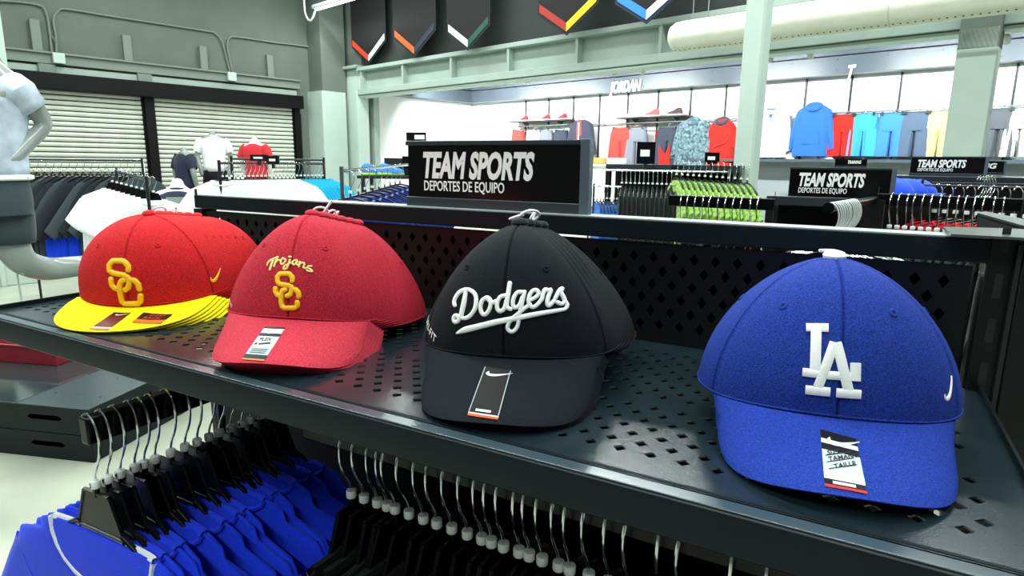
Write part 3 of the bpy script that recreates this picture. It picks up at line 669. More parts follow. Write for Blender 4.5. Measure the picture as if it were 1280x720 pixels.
# royal blue cap
sB = dict(base, n=1.72, nf=.55, a=.1048, bf=.0907, h=.1191, rz=.0108, L=.0702, w=.0838, tilt=.3272, arch=2.0182, arch2=2.6467, drop=.036)
cb = Cap(sB, '#19348c', '#1a3794', button='#eef1f2')
cb.emblem('monogram', -0.06, 0.235, LA, T_white, H=2.0, flat=True, smooth=False)
cb.emblem('swoosh', .90, .14, SW, T_white, H=.9, scale=1.35, rot=radians(32), off=(0, 0))
qB = [(-.11, .193), (.089, .266), (.084, .949), (-.107, .93)]
cb.sticker(qB, st_silver, [('swoosh', .50, .17, .9, .35, SILV, 0), ('SIZE', .14, .46, .2, .11, M_ink, .25), ('TAMAÑO', .16, .57, .2, .11, M_ink, .25), ('TAILLE', .28, .68, .2, .11, M_ink, .25), ('bar', .08, .485, .75, .014, M_ink, .25), ('bar', .1, .6, .75, .014, M_ink, .25), ('bar', .14, .71, .75, .014, M_ink, .25), ('bar', .1, .77, .8, .006, P_grey, 0), ('bar', .1, .80, .8, .006, P_grey, 0), ('bar', .2, .94, .55, .045, SILV, 0)])
tB = cb.place((-.0122, .5979, 1.256, .1732, .0581, -.0132), 'royal blue cap with white interlocked LA monogram and white button', None)
def hook(t, loc, mt, r=.006, rz=0, name='tag_loop', tilt=.5):
    P = [(r * 1.5 * cos(a), 0, r * sin(a)) for a in [2 * pi * i / 16 for i in range(17)]]
    o = MB().tube(P, .0016, 6, cap=False).build(name, mt, t); o.location = loc; o.rotation_euler = (tilt, 0, rz); return o
hook(tB, (-.004, .011, sB['h'] + .003), T_white, .004, 0, tilt=1.3)

# black cap, script lettering
sD = dict(base, n=1.40, nf=.95, a=.1078, bf=.0957, h=.1229, rz=.0101, L=.0693, w=.0847, tilt=.4312, arch=1.9846, arch2=2.4924, drop=.04)
cd_ = Cap(sD, '#0a0f16', '#0d141b')
cd_.emblem('script_lettering', 0.063, 0.237, DODG, T_white, H=1.8)
cd_.text('side_lettering', -1.0, .11, 'DRI-FIT', T_white, .012, xs=1.1, rot=-.25)
qD = [(-.133, .156), (.083, .194), (.061, .95), (-.149, .92)]
cd_.sticker(qD, st_black, [('swoosh', .48, .13, .95, .22, SILV, 0), ('bar', 0.0, .93, .03, .92, P_grey, 0), ('bar', .97, .93, .03, .92, P_grey, 0), ('bar', .22, .90, .5, .04, SILV, 0)])
pD = (-.3071, .5825, 1.2658, .3104, .0932, -.0146)
NTH = ['frontmost', 'second', 'third', 'fourth', 'fifth', 'sixth', 'seventh']
for i in range(4):
    cc = cd_ if i == 0 else Cap(dict(sD, sv=stackv(pD, .0125 * i)), '#0a0f16', '#0d141b')
    t = cc.place(pD, 'black cap with white script lettering, frontmost of its stack' if i == 0 else 'plain-looking black cap, %s in the stack behind the script cap' % NTH[i], 'stacked black caps', i == 0, (.0, .0035 * i, -.0034 * i), (0, 0, .0))
    if i < 2: hook(t, (.008, .014 + .0115 * i, sD['h'] + .006), T_white, .007, .5 + i)
    if i == 0: hook(t, (-.006, .012, sD['h'] + .005), T_white, .006, 1.2, tilt=1.2)

# cardinal red cap
sT = dict(base, n=1.45, nf=.85, a=.1007, bf=.0933, h=.1242, rz=.0099, L=.071, w=.0856, tilt=.3965, arch=2.0396, arch2=2.3117, drop=.03)
ct = Cap(sT, '#b42436', '#bd3445')
ct.emblem('script_lettering', -0.01, 0.295, TROJ, T_cream, H=.9)
ct.emblem('monogram_edge', 0.01, 0.165, outline(SC_S, 2.4), T_edge, H=.7, smooth=False, down=.5)
ct.emblem('monogram', 0.01, 0.165, outline(SC_S, .9), T_gold, H=1.9, smooth=False)
ct.text('side_lettering', -1.0, .075, 'DRI-FIT', T_white, .007, xs=.9, rot=-.3)
ct.sticker([(-.191, .212), (.017, .199), (-.018, .97), (-.21, .95)], st_flex, [('swoosh', .55, .16, .8, .25, SILV, 0), ('FLEX', .18, .44, .26, .13, M_ink, 0), ('bar', .3, .57, .5, .05, M_ink, .1), ('bar', .1, .57, .12, .05, M_ink, .1), ('bar', .15, .7, .7, .015, M_ink, 0), ('bar', .15, .75, .7, .015, M_ink, 0), ('bar', .15, .8, .7, .015, M_ink, 0)])
pT = (-.6111, .5682, 1.2593, .5246, .0166, .0611)
for i in range(6):
    cc = ct if i == 0 else Cap(dict(sT, sv=stackv(pT, .0115 * i)), '#b42436', '#bd3445')
    t = cc.place(pT, 'cardinal red cap with gold script and SC monogram, frontmost of stack' if i == 0 else 'cardinal red curved-bill cap, %s in the middle red stack' % NTH[i], 'stacked cardinal caps', i == 0, (.0, .0045 * i, -.0034 * i), (0, 0, .0))
    if i in (1, 3, 4): hook(t, (.0, .012 + .0125 * i, sT['h'] + .005), T_white, .006, .4 * i)
    if i == 1: MB().tube([(.004, .022, sT['h'] + .003), (.014, .026, sT['h'] + .019)], [.0012, .002], 6).build('tag_pin', T_white, t)

# red flat-bill cap with yellow bill
sS = dict(base, n=2.05, nf=.5, a=.112, bf=.1004, h=.1144, rz=.0012, L=.0728, w=.1023, tilt=.0472, arch=.2989, arch2=-.0086, drop=.044)
cs = Cap(sS, '#c01c20', '#ffe100')
cs.emblem('monogram_edge', -0.004, 0.163, outline(SC_B, 3.2), T_edge, H=.8, smooth=False, down=.5)
cs.emblem('monogram', -0.004, 0.163, outline(SC_B, 1.3), T_gold, H=2.6, smooth=False)
cs.emblem('swoosh', 1.14, .13, SW, T_gold, H=1.0, scale=1.8, rot=radians(8))
cs.sticker([(-.111, .237), (.079, .26), (.037, .97), (-.133, .95)], st_maroon, [('swoosh', .55, .14, .7, .22, SILV, 0), ('bar', .1, .9, .6, .03, SILV, 0)])
cs.sticker([(.207, .278), (.526, .592), (.446, .96), (.171, .717)], st_snap, [('SNAP', .3, .30, .22, .26, P_red, 0), ('BACK', .2, .56, .22, .26, P_red, 0), ('bar', .05, .66, .9, .03, M_ink, 0)])
pS = (-.9509, .5807, 1.2543, .5705, .1664, -.0104)
for i in range(6):
    cc = cs if i == 0 else Cap(dict(sS, sv=stackv(pS, .0085 * i), a=.112 * (1 - .024 * i)), '#c01c20', '#ffe100')
    t = cc.place(pS, 'red flat-bill cap with yellow bill and gold SC monogram, frontmost' if i == 0 else 'red cap with yellow bill, %s in the leftmost stack' % NTH[i], 'stacked red and yellow caps', i == 0, (.0, .0070 * i, -.0030 * i), (0, 0, .0))
    if i in (1, 3): hook(t, (.0, .012 + .0085 * i, sS['h'] + .004), T_white, .006, .5 * i)
# ------------------------------------------------------------------ hangers and garments
# hanger local: origin at the size ring, hook above, hanger plane = xz, faces -y
HOOKP = smoothpath([(0, 0, -.012), (.001, 0, .008), (.006, 0, .022), (.016, 0, .040), (.021, 0, .062), (.017, 0, .084), (.004, 0, .0985), (-.008, 0, .095), (-.0135, 0, .083)], 5)
me_hook = MB().tube(HOOKP, .0018, 8).mesh('hook', M_chrome)
me_hook_lo = MB().tube(HOOKP[::3], .002, 5).mesh('hook', M_chrome)
me_ring = MB().lathe([(.002, -.0052), (.0062, -.0052), (.0067, -.004), (.0067, .004), (.0062, .0052), (.002, .0052)], 18).mesh('size_ring', M_white)
me_ring_lo = MB().lathe([(.002, -.006), (.009, -.006), (.009, .006), (.002, .006)], 8).mesh('size_ring', M_white)
def size_mesh(s):
    vs, fs = text_mesh(s, size=.0095, bold=.0003, align='CENTER', res=2); mb = MB(); R = .0069
    mb.add([(R * sin(v.x / R), -R * cos(v.x / R), v.y - .003) for v in vs], fs); return mb.mesh('size_letter', M_ink, False)
SIZES = {s: size_mesh(s) for s in ('S', 'M', 'L', 'XL')}
def plate_hanger():
    mb = MB()                     # trapezoid plate with raised rim, then two shoulder arms
    T = [(-.027, -.014), (.027, -.014), (.050, -.070), (-.050, -.070)]
    mb.prism(T, -.0012, .0012, FACE)
    loop = [Vector((x, 0, z)) for x, z in T]; loop.append(loop[0])
    for a, b in zip(loop, loop[1:]): mb.tube([a, b], .0032, 6)
    mb.tube([(0, 0, -.006), (0, 0, -.018)], .004, 6)
    for s in (-1, 1):
        P = smoothpath([(s * .048, 0, -.064), (s * .08, 0, -.080), (s * .12, 0, -.098), (s * .185, 0, -.132)], 4)
        mb.tube(P, [.0032] * (len(P) - 1) + [.0025], 8, flat=1.3)
        mb.tube([(s * .046, 0, -.070), (s * .06, 0, -.096), (s * .11, 0, -.106)], .002, 6)
    return mb.mesh('hanger_body', M_plastic)
me_plate = plate_hanger()
def bar_hanger():
    mb = MB(); mb.tube([(0, 0, -.006), (0, 0, -.03)], .004, 6)
    for s in (-1, 1): mb.tube(smoothpath([(0, 0, -.026), (s * .05, 0, -.036), (s * .12, 0, -.06), (s * .19, 0, -.10)], 3), .005, 6, flat=1.4)
    return mb.mesh('hanger_body', M_plastic)
me_bar = bar_hanger()

def ring_xy(hw, hd, z, n=28, fold=0, ph=0, k=9, ex=3.0, cy=0, cx=0):
    out = []
    for j in range(n):
        a = 2 * pi * j / n; c, s = cos(a), sin(a)
        x = hw * abs(c) ** (2 / ex) * (1 if c > 0 else -1); y = hd * abs(s) ** (2 / ex) * (1 if s > 0 else -1)
        y += fold * sin(k * x / hw * 1.7 + ph) * (1 if s > 0 else .8); out.append(Vector((x + cx, y + cy, z)))
    return out
def tee_meshes(mt, W=.25, H=.68, D=.03, sleeve=.2, fold=.008, neck=.075, slope=.055, seed=0, v=False, collar=None, sdir=(.62, .78), cr=.007):
    """top z=0 at neck point; returns [(part, mesh)]"""
    rnd = random.Random(seed); ph = rnd.random() * 6; R = []
    for z, hw, hd in ((.0, neck, D * .45), (-.012, neck + .035, D * .6), (-.03, W * .62, D * .75), (-slope, W * .86, D * .9), (-slope - .03, W * .93, D), (-.16, W * .94, D), (-.26, W * .95, D), (-H * .6, W * .97, D * 1.05), (-H * .8, W, D * 1.1), (-H, W * 1.01, D * 1.12)):
        R.append(ring_xy(hw, hd, z, fold=fold * min(1, -z / H * 1.6), ph=ph))
    R.append(ring_xy(W * .97, D * .9, -H + .004, fold=fold, ph=ph)); out = [('body', MB().loft(R).mesh('body', mt, auto=60))]
    if sleeve:
        for s in (-1, 1):
            rr = []
            for t in (0, .25, .5, .75, 1.0):
                x = s * (W * .74 + t * sleeve * sdir[0]); z = -slope - .068 - t * sleeve * sdir[1]
                hw, hd = .075 - .012 * t, D * (.85 - .1 * t); ring = []
                for j in range(16):
                    a = 2 * pi * j / 16; ring.append(Vector((x + s * sdir[1] * hw * cos(a) * .8, hd * sin(a) + fold * .4 * sin(6 * t + j), z + hw * cos(a) * (.2 + .8 * sdir[0]))))
                rr.append(ring)
            out.append(('sleeve', MB().loft(rr).mesh('sleeve', mt, auto=60)))
    P = [(neck * 1.02 * cos(a), -D * .55 * sin(a) - .002, -.002 - (.075 if v else .03) * max(0, sin(a))) for a in [2 * pi * i / 24 for i in range(25)]]
    out.append(('collar', MB().tube(P, cr, 6, cap=False, flat=1.3).mesh('collar', collar or mt)))
    return out
def shorts_meshes(mt, W=.19, H=.5, D=.04, fold=.008, seed=0, flare=1.25, side=None, gap=.012):
    rnd = random.Random(seed); ph = rnd.random() * 6; out = []
    out.append(('waistband', MB().loft([ring_xy(W * .96, D * .8, z, fold=fold * .2, ph=ph, k=20) for z in (0, -.01, -.035)]).mesh('waistband', mt, auto=60)))
    out.append(('hip', MB().loft([ring_xy(W * k, D * d, z, fold=fold * f, ph=ph) for z, k, d, f in ((-.03, .95, .85, .2), (-.1, 1.03, 1, .6), (-.2, 1.08, 1.05, 1), (-.23, 1.08, 1.0, 1))]).mesh('hip', mt, auto=60)))
    for s in (-1, 1):
        rr = []
        for t in (0, .3, .6, 1.0):
            hw = W * (.54 + (flare - 1.08) * .5 * t) - gap * .5 * t; cx = s * (hw + gap * t)
            rr.append(ring_xy(hw, D * (1.02 + .1 * t), -.2 - (H - .2) * t, n=20, fold=fold, ph=ph + s, k=6, cx=cx))
        out.append(('leg', MB().loft(rr).mesh('leg', mt, auto=60)))
    if side:
        for s in (-1, 1):
            out.append(('side_stripe', MB().loft([[Vector((s * (W * k + .002), y * D, z)) for y in (-.7, .7)] + [Vector((s * (W * k - .004), y * D, z)) for y in (.7, -.7)] for z, k in ((-.04, 1.0), (-.2, 1.09), (-H, flare))]).mesh('side_stripe', side)))
    return out
def garment(name, cat, label, loc, rz, parts, group=None, hang='plate', lo=False, size=None, drop=.06, scale=1.0, hook_rz=0):
    t = thing(name, label, cat, loc, rz, group)
    if scale != 1: t.scale = (scale,) * 3
    if hang:
        h = ob('hanger', me_plate if hang == 'plate' else me_bar, t)
        k = ob('hook', me_hook_lo if lo else me_hook, h); k.rotation_euler.z = hook_rz
        if hang != 'noring':
            r = ob('size_ring', me_ring_lo if lo else me_ring, h)
            if size: q = ob('size_letter', SIZES[size], h); 
    for nm, me in parts:
        o = ob(nm, me, t); o.location = (0, 0, -drop if hang else 0)
    return t
# --- royal blue shirts on the front hang arm
C_blue = cloth('royal_jersey', '#0f36dc', nscale=700, bump=.3); C_trim = cloth('trim_white', '#cfd6da')
tees = [tee_meshes(C_blue, W=.245, H=.66, D=.0095, cr=.004, sleeve=.19, fold=.003, seed=k, neck=.112, slope=.045) for k in range(3)]
tee0 = tee_meshes(C_blue, W=.245, H=.66, D=.011, cr=.0045, sleeve=.19, fold=.003, seed=5, neck=.112, slope=.045, v=True, collar=C_trim)
rnd = random.Random(3); y = .400; sz = ['S', 'M', 'M', 'M', 'M', 'L', 'L', 'L', 'XL', 'XL', 'S', 'M', 'M', 'L', 'XL', 'XL']
for i in range(16):
    garment('hanging_shirt', 'shirt', 'royal blue jersey shirt with white neck trim, frontmost on the hang arm' if i == 0 else 'royal blue shirt on a black hanger, %s from the front on the hang arm' % nth(i), (AX, y, AZ - .096), rnd.uniform(-.09, .09) if i else .04, tee0 if i == 0 else tees[i % 3], 'blue shirts on the hang arm', size=sz[i], drop=.076)
    y += rnd.uniform(.013, .024)
# --- black garments on the hang bar
C_blk = cloth('black_jersey', '#0a0b0d', noise=.1)
teek = [tee_meshes(C_blk, W=.225, H=.62, D=.009, sleeve=.16, fold=.003, seed=k + 9) for k in range(2)]
x = -.542; i = 0; sz = ['S', 'S', 'S', 'M', 'M', 'M', 'L', 'L', 'L', 'XL', 'XL', 'XL', 'S', 'S', 'S', 'M', 'M', 'L', 'L', 'XL', 'S', 'M', 'L', 'XL', 'XL', 'S', 'M', 'L']
while x < .02 and i < 28:
    garment('hanging_shirt', 'shirt', 'black shirt on a black plastic hanger, nearest the blue shirts' if i == 0 else 'black shirt on the bar under the shelf, %s from its left end' % nth(i), (x, HY, HZ - .096), -pi / 2 + rnd.uniform(-.12, .12), teek[i % 2], 'black shirts on the hang bar', size=sz[i], drop=.064)
    x += rnd.choice((.013, .016, .02, .022)) if x < -.22 else rnd.choice((.022, .03, .045)); i += 1
# ------------------------------------------------------------------ racks between the shelf and the walls
def place_z(px, py, d): return atd(px, py, d)
def row(mats, n, p0, p1, rz, label, group, cat='shirt', name='hanging_shirt', parts=None, hang='bar', jit=.01, drop=.06):
    for i in range(n):
        t = (i + .5) / n; p = p0.lerp(p1, t)
        garment(name, cat, label, (p.x, p.y, p.z), rz + random.uniform(-.06, .06), parts[i % len(parts)], group, hang=hang, lo=True, drop=drop)
def rack(name, label, p0, p1, legs=True, zb=0, r=.014, mt=None, arms=True, cat='rack'):
    r = min(r, .009)
    """rail from p0 to p1 with two uprights"""
    t = thing(name, label, cat, (p0.x, p0.y, 0)); q = lambda p: (p.x - p0.x, p.y - p0.y, p.z); mt = mt or M_dark
    MB().tube([q(p0), q(p1)], r, 8).build('rail', mt, t)
    d = (p1 - p0).normalized(); n = Vector((-d.y, d.x, 0))
    for p in (p0, p1):
        MB().tube([q(p + Vector((0, 0, .02))), q(Vector((p.x, p.y, 0)))], r * 1.2, 8).build('upright', mt, t)
        MB().tube([q(Vector((p.x, p.y, .02)) - n * .25), q(Vector((p.x, p.y, .02)) + n * .25)], r * 1.2, 8).build('foot', mt, t)
    return t
def hookat(p): return Vector((p.x, p.y, p.z - .1))
# rack of dark tracksuits at far left
RA = RZB + pi / 2     # rails parallel to the left wall
C_navy = cloth('navy_cloth', '#1a2140'); C_dk = cloth('charcoal_cloth', '#20262a'); C_dk2 = cloth('grey_cloth', '#3b4448'); C_wht = cloth('white_cloth', '#f3f6f7', noise=.04)
C_rb = cloth('bright_blue_cloth', '#1440e0')
def two_tone(m1, m2, W=.2, seed=0):
    a = tee_meshes(m1, W=W, H=.62, D=.022, sleeve=.5, fold=.006, seed=seed); b = tee_meshes(m2, W=W * .98, H=.48, D=.024, sleeve=0, seed=seed)[:1]
    return a, [('lower', b[0][1])]
p0 = atd(28, 203, 5.4); p1 = atd(178, 207, 5.9); p0.z = p1.z = 1.43
rack('garment_rack', 'dark garment rack in front of the left shutter', p0, p1)
for r in range(2):
    off = (p1 - p0).normalized().cross(Vector((0, 0, 1))) * (.0 - .25 * r)
    N = 16 - r * 2
    for i in range(N):
        p = p0.lerp(p1, (i + .6) / N) + off; z = 1.335 - .08 * r; isb = (4 <= i <= 8) and r == 0
        tp = tee_meshes(C_dk if i % 3 else C_dk2, W=.22, H=.5 if isb else .75, D=.02, sleeve=.48, fold=.006, seed=i) if r == 0 or i < 2 else None
        if r == 0 and i < 4: pass
        if tp is None: tp = row_cache
        row_cache = tp
        t = garment('hanging_jacket', 'jacket', 'dark jacket with bright blue lower half, %s on the left rack' % nth(i) if isb else 'charcoal jacket, %s in the %s row of the left rack' % (nth(i), 'front' if r == 0 else 'rear'), (p.x, p.y, z), RA - pi / 2 + pi / 2 + random.uniform(-.1, .1) + .25, tp, 'dark jackets with blue hems' if isb else 'charcoal jackets on the left rack', hang='bar', lo=True)
        if isb:
            o = ob('lower', tee_meshes(C_rb, W=.21, H=.42, D=.022, sleeve=0, fold=.006, seed=i)[0][1], t); o.location = (0, 0, -.52)
if True:
    q = rack('hang_rail', 'chrome hanging rail behind the dark jackets', p0 + VB * -.1 - UB * .3, p1 - UB * .3 + VB * .1, r=.01, mt=M_chrome)
# white shirts on a faceout
wt = [tee_meshes(C_wht, W=.25, H=.6, D=.02, sleeve=.2, fold=.004, seed=k) for k in range(3)]
p0 = atd(192, 243, 4.2); p1 = atd(142, 241, 4.9)
p1.z = p0.z + .04
for i in range(9):
    p = p0.lerp(p1, i / 8)
    garment('hanging_shirt', 'shirt', 'plain white shirt, nearest of the white row behind the red cap' if i == 0 else 'plain white shirt, %s in the row behind the red cap' % nth(i), (p.x, p.y, p.z + .02), YF + .35 + random.uniform(-.05, .05), wt[i % 3], 'white shirts behind the red cap', hang='plate', lo=True, drop=.06)
t = rack('garment_rack', 'short black rail carrying the white shirts', p0 + Vector((.02, -.05, .10)), p1 + Vector((-.02, .05, .10)), r=.012)
# rack behind the rail: white then cyan shirts
C_cy = cloth('cyan_cloth', '#17a3d6')
p0 = atd(274, 208, 4.35); p1 = atd(405, 211, 5.0); p0.z = p1.z = 1.425
rack('garment_rack', 'black two-rail rack of white and cyan shirts before the shutter', p0, p1)
rack('hang_rail', 'upper black rail above the white shirts', p0 + Vector((0, .1, .03)), p0.lerp(p1, .9) + Vector((0, .1, .03)), r=.008)
wt2 = [tee_meshes(C_wht, W=.24, H=.6, D=.018, sleeve=.18, fold=.004, seed=k + 20) for k in range(3)]; cy = [tee_meshes(C_cy, W=.24, H=.6, D=.018, sleeve=.18, fold=.006, seed=k + 30) for k in range(3)]
N = 26
for i in range(N):
    p = p0.lerp(p1, (i + .5) / N); c = i >= 17
    garment('hanging_shirt', 'shirt', 'cyan shirt, %s from the left on the two-rail rack' % nth(i - 17) if c else 'white shirt, %s from the left on the two-rail rack' % nth(i), (p.x, p.y, 1.335), RA - .5 + random.uniform(-.05, .05), cy[i % 3] if c else wt2[i % 3], 'cyan shirts on the two-rail rack' if c else 'white shirts on the two-rail rack', hang='bar', lo=True, drop=.035)
# navy shirts on a faceout arm
C_nv = cloth('royal_navy_cloth', '#16266e'); C_lt = cloth('pale_blue_trim', '#7f93d8')
nv = [tee_meshes(C_nv, W=.25, H=.6, D=.02, sleeve=.2, fold=.006, seed=k + 40, collar=C_lt) for k in range(3)]
p0 = atd(438, 247, 2.9); p1 = atd(500, 230, 3.9)
for i in range(9):
    p = p0.lerp(p1, i / 8)
    garment('hanging_shirt', 'shirt', 'navy shirt with pale trim, nearest in the row left of the large sign' if i == 0 else 'navy shirt, %s in the row left of the large sign' % nth(i), (p.x, p.y, p.z + .025), .45 + random.uniform(-.08, .08), nv[i % 3], 'navy shirts left of the sign', hang='bar', lo=True, drop=.045)
t = rack('hang_rail', 'chrome rail carrying the navy shirts', p0 + Vector((0, -.05, .122)), p1 + Vector((.02, .1, .122)), r=.008, mt=M_chrome)
# small sign boards with white print
def small_sign(px, py, d, W, H, label, txt=True, rz=YF):
    p = atd(px, py, d); t = thing('sign_card', label, 'sign', p, rz)
    MB().box(0, W, -.006, .006, 0, H).build('card', M_face, t); 
    if txt: MB().box(W * .2, W * .7, -.008, -.006, H * .35, H * .65).build('print_block', M_letter, t)
    MB().box(W * .4, W * .6, -.01, .01, -.03, 0).build('clip', M_dark, t)
    return t
small_sign(313, 201, 4.3, .125, .042, 'wide black sign card on the two-rail rack'); small_sign(334, 205, 4.25, .085, .055, 'square black sign card at the end of the two-rail rack')
t = small_sign(508, 176, 7.5, .24, .1, 'black frame card above the left edge of the large sign', False); MB().box(.1, .22, -.009, -.006, .02, .07).build('print_block', M_letter, t)
# shoe table by the column
def shoe(loc, rz, c1, c2, label, group, sc=1.0):
    t = thing('sports_shoe', label, 'shoe', loc, rz, group); t.scale = (sc,) * 3
    out = [(-.14, .0), (-.13, .035), (-.05, .042), (.05, .045), (.11, .04), (.14, .0), (.11, -.035), (.05, -.035), (-.05, -.04), (-.13, -.035)]
    MB().prism(out, 0, .025).build('sole', mat('sole' + c2, c2, rough=.6), t, bevel=.006)
    rr = []
    for x, h, w in ((-.132, .07, .02), (-.11, .095, .032), (-.06, .10, .036), (-.02, .085, .036), (.04, .06, .04), (.1, .045, .034), (.132, .03, .012)):
        rr.append([Vector((x, w * cos(a), .02 + h * max(0, sin(a)))) for a in [pi * j / 8 for j in range(9)]] + [Vector((x, -w * .8, .015)), Vector((x, w * .8, .015))])
    MB().loft(rr).build('upper', cloth('shoe' + c1, c1), t)
    lc = MB()
    for k in range(4): lc.tube([(-.01 + k * .02, -.028, .092 - k * .01), (-.01 + k * .02, 0, .104 - k * .011), (-.01 + k * .02, .028, .092 - k * .01)], .004, 5)
    lc.build('laces', M_white, t)
    return t
p = atd(458, 219, 6.5); tb = thing('display_table', 'black shoe table beside the corner column', 'table', (p.x, p.y, 0), YF)
MB().box(-.05, .55, -.2, .3, p.z - .03, p.z).build('top', M_dark, tb); MB().box(.15, .55, .2, .3, p.z, p.z + .18).build('riser', M_dark, tb); MB().box(.36, .46, .1, .2, p.z, p.z + .2).build('sign_block', M_face, tb)
for x in (0, .5):
    for y in (-.15, .25): MB().box(x - .02, x + .02, y - .02, y + .02, 0, p.z - .03).build('leg', M_dark, tb)
shoe(tuple(atd(468, 219, 6.45)), YF + .5, '#3f7fd8', '#bfe83a', 'blue and lime running shoe on the black shoe table, left one', None); shoe(tuple(atd(489, 219, 6.4)), YF + .4, '#4a8ae0', '#a8dc30', 'blue and lime running shoe next to the large sign edge', None)

# ------------------------------------------------------------------ second gondola row behind the rail
M_ctop = mat('counter_top', '#262e33', rough=.3)
def hookrow(px0, py0, px1, py1, d0, d1, n, label, group, col, first=None, H=.5, W=.2, extra=.0):
    a = atd(px0, py0, d0); b = atd(px1, py1, d1); zz = (a.z + b.z) / 2; a.z = b.z = zz; d = (b - a).normalized(); rz = atan2(d.y, d.x)
    t = rack('hang_rail', label, a - d * .03, b + d * .03, r=.001); 
    for ch in list(t.children):
        if ch.name.startswith('rail'): bpy.data.objects.remove(ch)
    L = (b - a).length; mm = Matrix.Rotation(rz, 4, 'Z')
    MB().box(-.0, L + .06, -.008, .008, zz - .034, zz, mm).build('rail', M_plastic, t, bevel=.002)
    prt = [tee_meshes(col, W=W, H=H, D=.009, sleeve=.12, fold=.003, seed=k + 60) for k in range(2)]
    for i in range(n):
        p = a.lerp(b, (i + .5) / n)
        garment('hanging_shirt', 'shirt', group[0] % nth(i), (p.x, p.y, zz - .0965), rz - pi / 2 + random.uniform(-.15, .15), prt[i % 2], group[1], hang='plate', lo=False, drop=.07)
    return a, b
hookrow(848, 246, 955, 246, 1.95, 1.82, 11, 'black hang bar behind the rail, right of the large sign', ('black garment, %s hook from the left on the middle bar', 'garments on the middle hang bar'), C_blk)
C_red = cloth('scarlet_cloth', '#c81f2b')
hookrow(1112, 243, 1262, 247, 1.85, 1.65, 14, 'black hang bar right of the second sign', ('black garment, %s hook from the left on the right bar', 'garments on the right hang bar'), C_blk)
# red folded shirts row behind right bar
p0 = atd(1168, 262, 2.35); p1 = atd(1300, 262, 2.1)
rt = [tee_meshes(C_red, W=.2, H=.5, D=.02, sleeve=.15, fold=.006, seed=k + 70) for k in range(2)]
for i in range(10):
    p = p0.lerp(p1, i / 9); garment('hanging_shirt', 'shirt', 'scarlet shirt, %s from the left in the right row' % nth(i), (p.x, p.y, 1.292), .5 + random.uniform(-.1, .1), rt[i % 2], 'scarlet shirts at the right', hang='bar', lo=True, drop=.04)
rack('hang_rail', 'dark rail carrying the scarlet shirts', Vector((p0.x - .05, p0.y, 1.387)), Vector((p1.x + .05, p1.y, 1.387)), r=.004)
# counter with second sign
def gondola_row(name, label, a, b, depth, z, th=.03, rz=None, front=True):
    d = (b - a).normalized(); rz = atan2(d.y, d.x); L = (b - a).length; t = thing(name, label, 'shelving', (a.x, a.y, 0), rz)
    MB().box(0, L, 0, depth, z - th, z).build('top', M_ctop, t, bevel=.002)
    MB().box(0, L, depth * .5, depth * .5 + .02, .1, z - th).build('back_panel', M_satin, t)
    for x in (0, L - .04): MB().box(x, x + .04, .0, .04, 0, z - th).build('upright', M_black, t, bevel=.002)
    MB().box(0, L, 0, depth, 0, .12).build('base', M_satin, t)
    MB().box(0.04, L - .04, -.0, depth * .5, .6, .62).build('shelf', M_shelf, t)
    return t
a = atz(955, 250, 1.38); b = atz(1112, 246, 1.38)
gondola_row('shelving_unit', 'black shelving unit under the second team sign', atd(958, 249, 2.1), atd(1106, 246, 1.95) + Vector((0, 0, 0)), .3, atd(1040, 247, 2.02).z)
p = atd(985, 246, 2.12); d = atd(1096, 245, 1.98) - p
sign((p.x, p.y, p.z), atan2(d.y, d.x), .295, .098, 'second TEAM SPORTS sign, above the chrome hanger bundle', frame=True)
p = atd(1137, 217, 3.1); d = atd(1214, 217, 2.95) - p
sign((p.x, p.y, p.z), atan2(d.y, d.x), .295, .082, 'third TEAM SPORTS sign, farthest back near the pale column')
p = atd(1205, 216, 3.3); sign((p.x, p.y, p.z), YF - .1, .19, .062, 'partly hidden black sign right of the third team sign', sub=False, main='NG')
p = atd(1043, 208, 4.3); sign((p.x, p.y, p.z), YF - .1, .21, .05, 'small black TRAINING sign under the red shorts', sub=False, main='TRAINING', frame=False)
MB().box(.09, .11, 0, .01, -p.z, 0).build('pole', M_dark, [q for q in bpy.data.objects if q.name.startswith('sign_holder')][-1])
gondola_row('shelving_unit', 'long dark shelf unit under the third team sign', atd(1096, 221, 3.0), atd(1330, 219, 2.7), .55, atd(1200, 219, 3.0).z - .005, .035)
gondola_row('shelving_unit', 'dark perforated unit in front of the far right display', atd(1165, 231, 2.8), atd(1330, 231, 2.6), .02, atd(1250, 229, 2.7).z, .02)
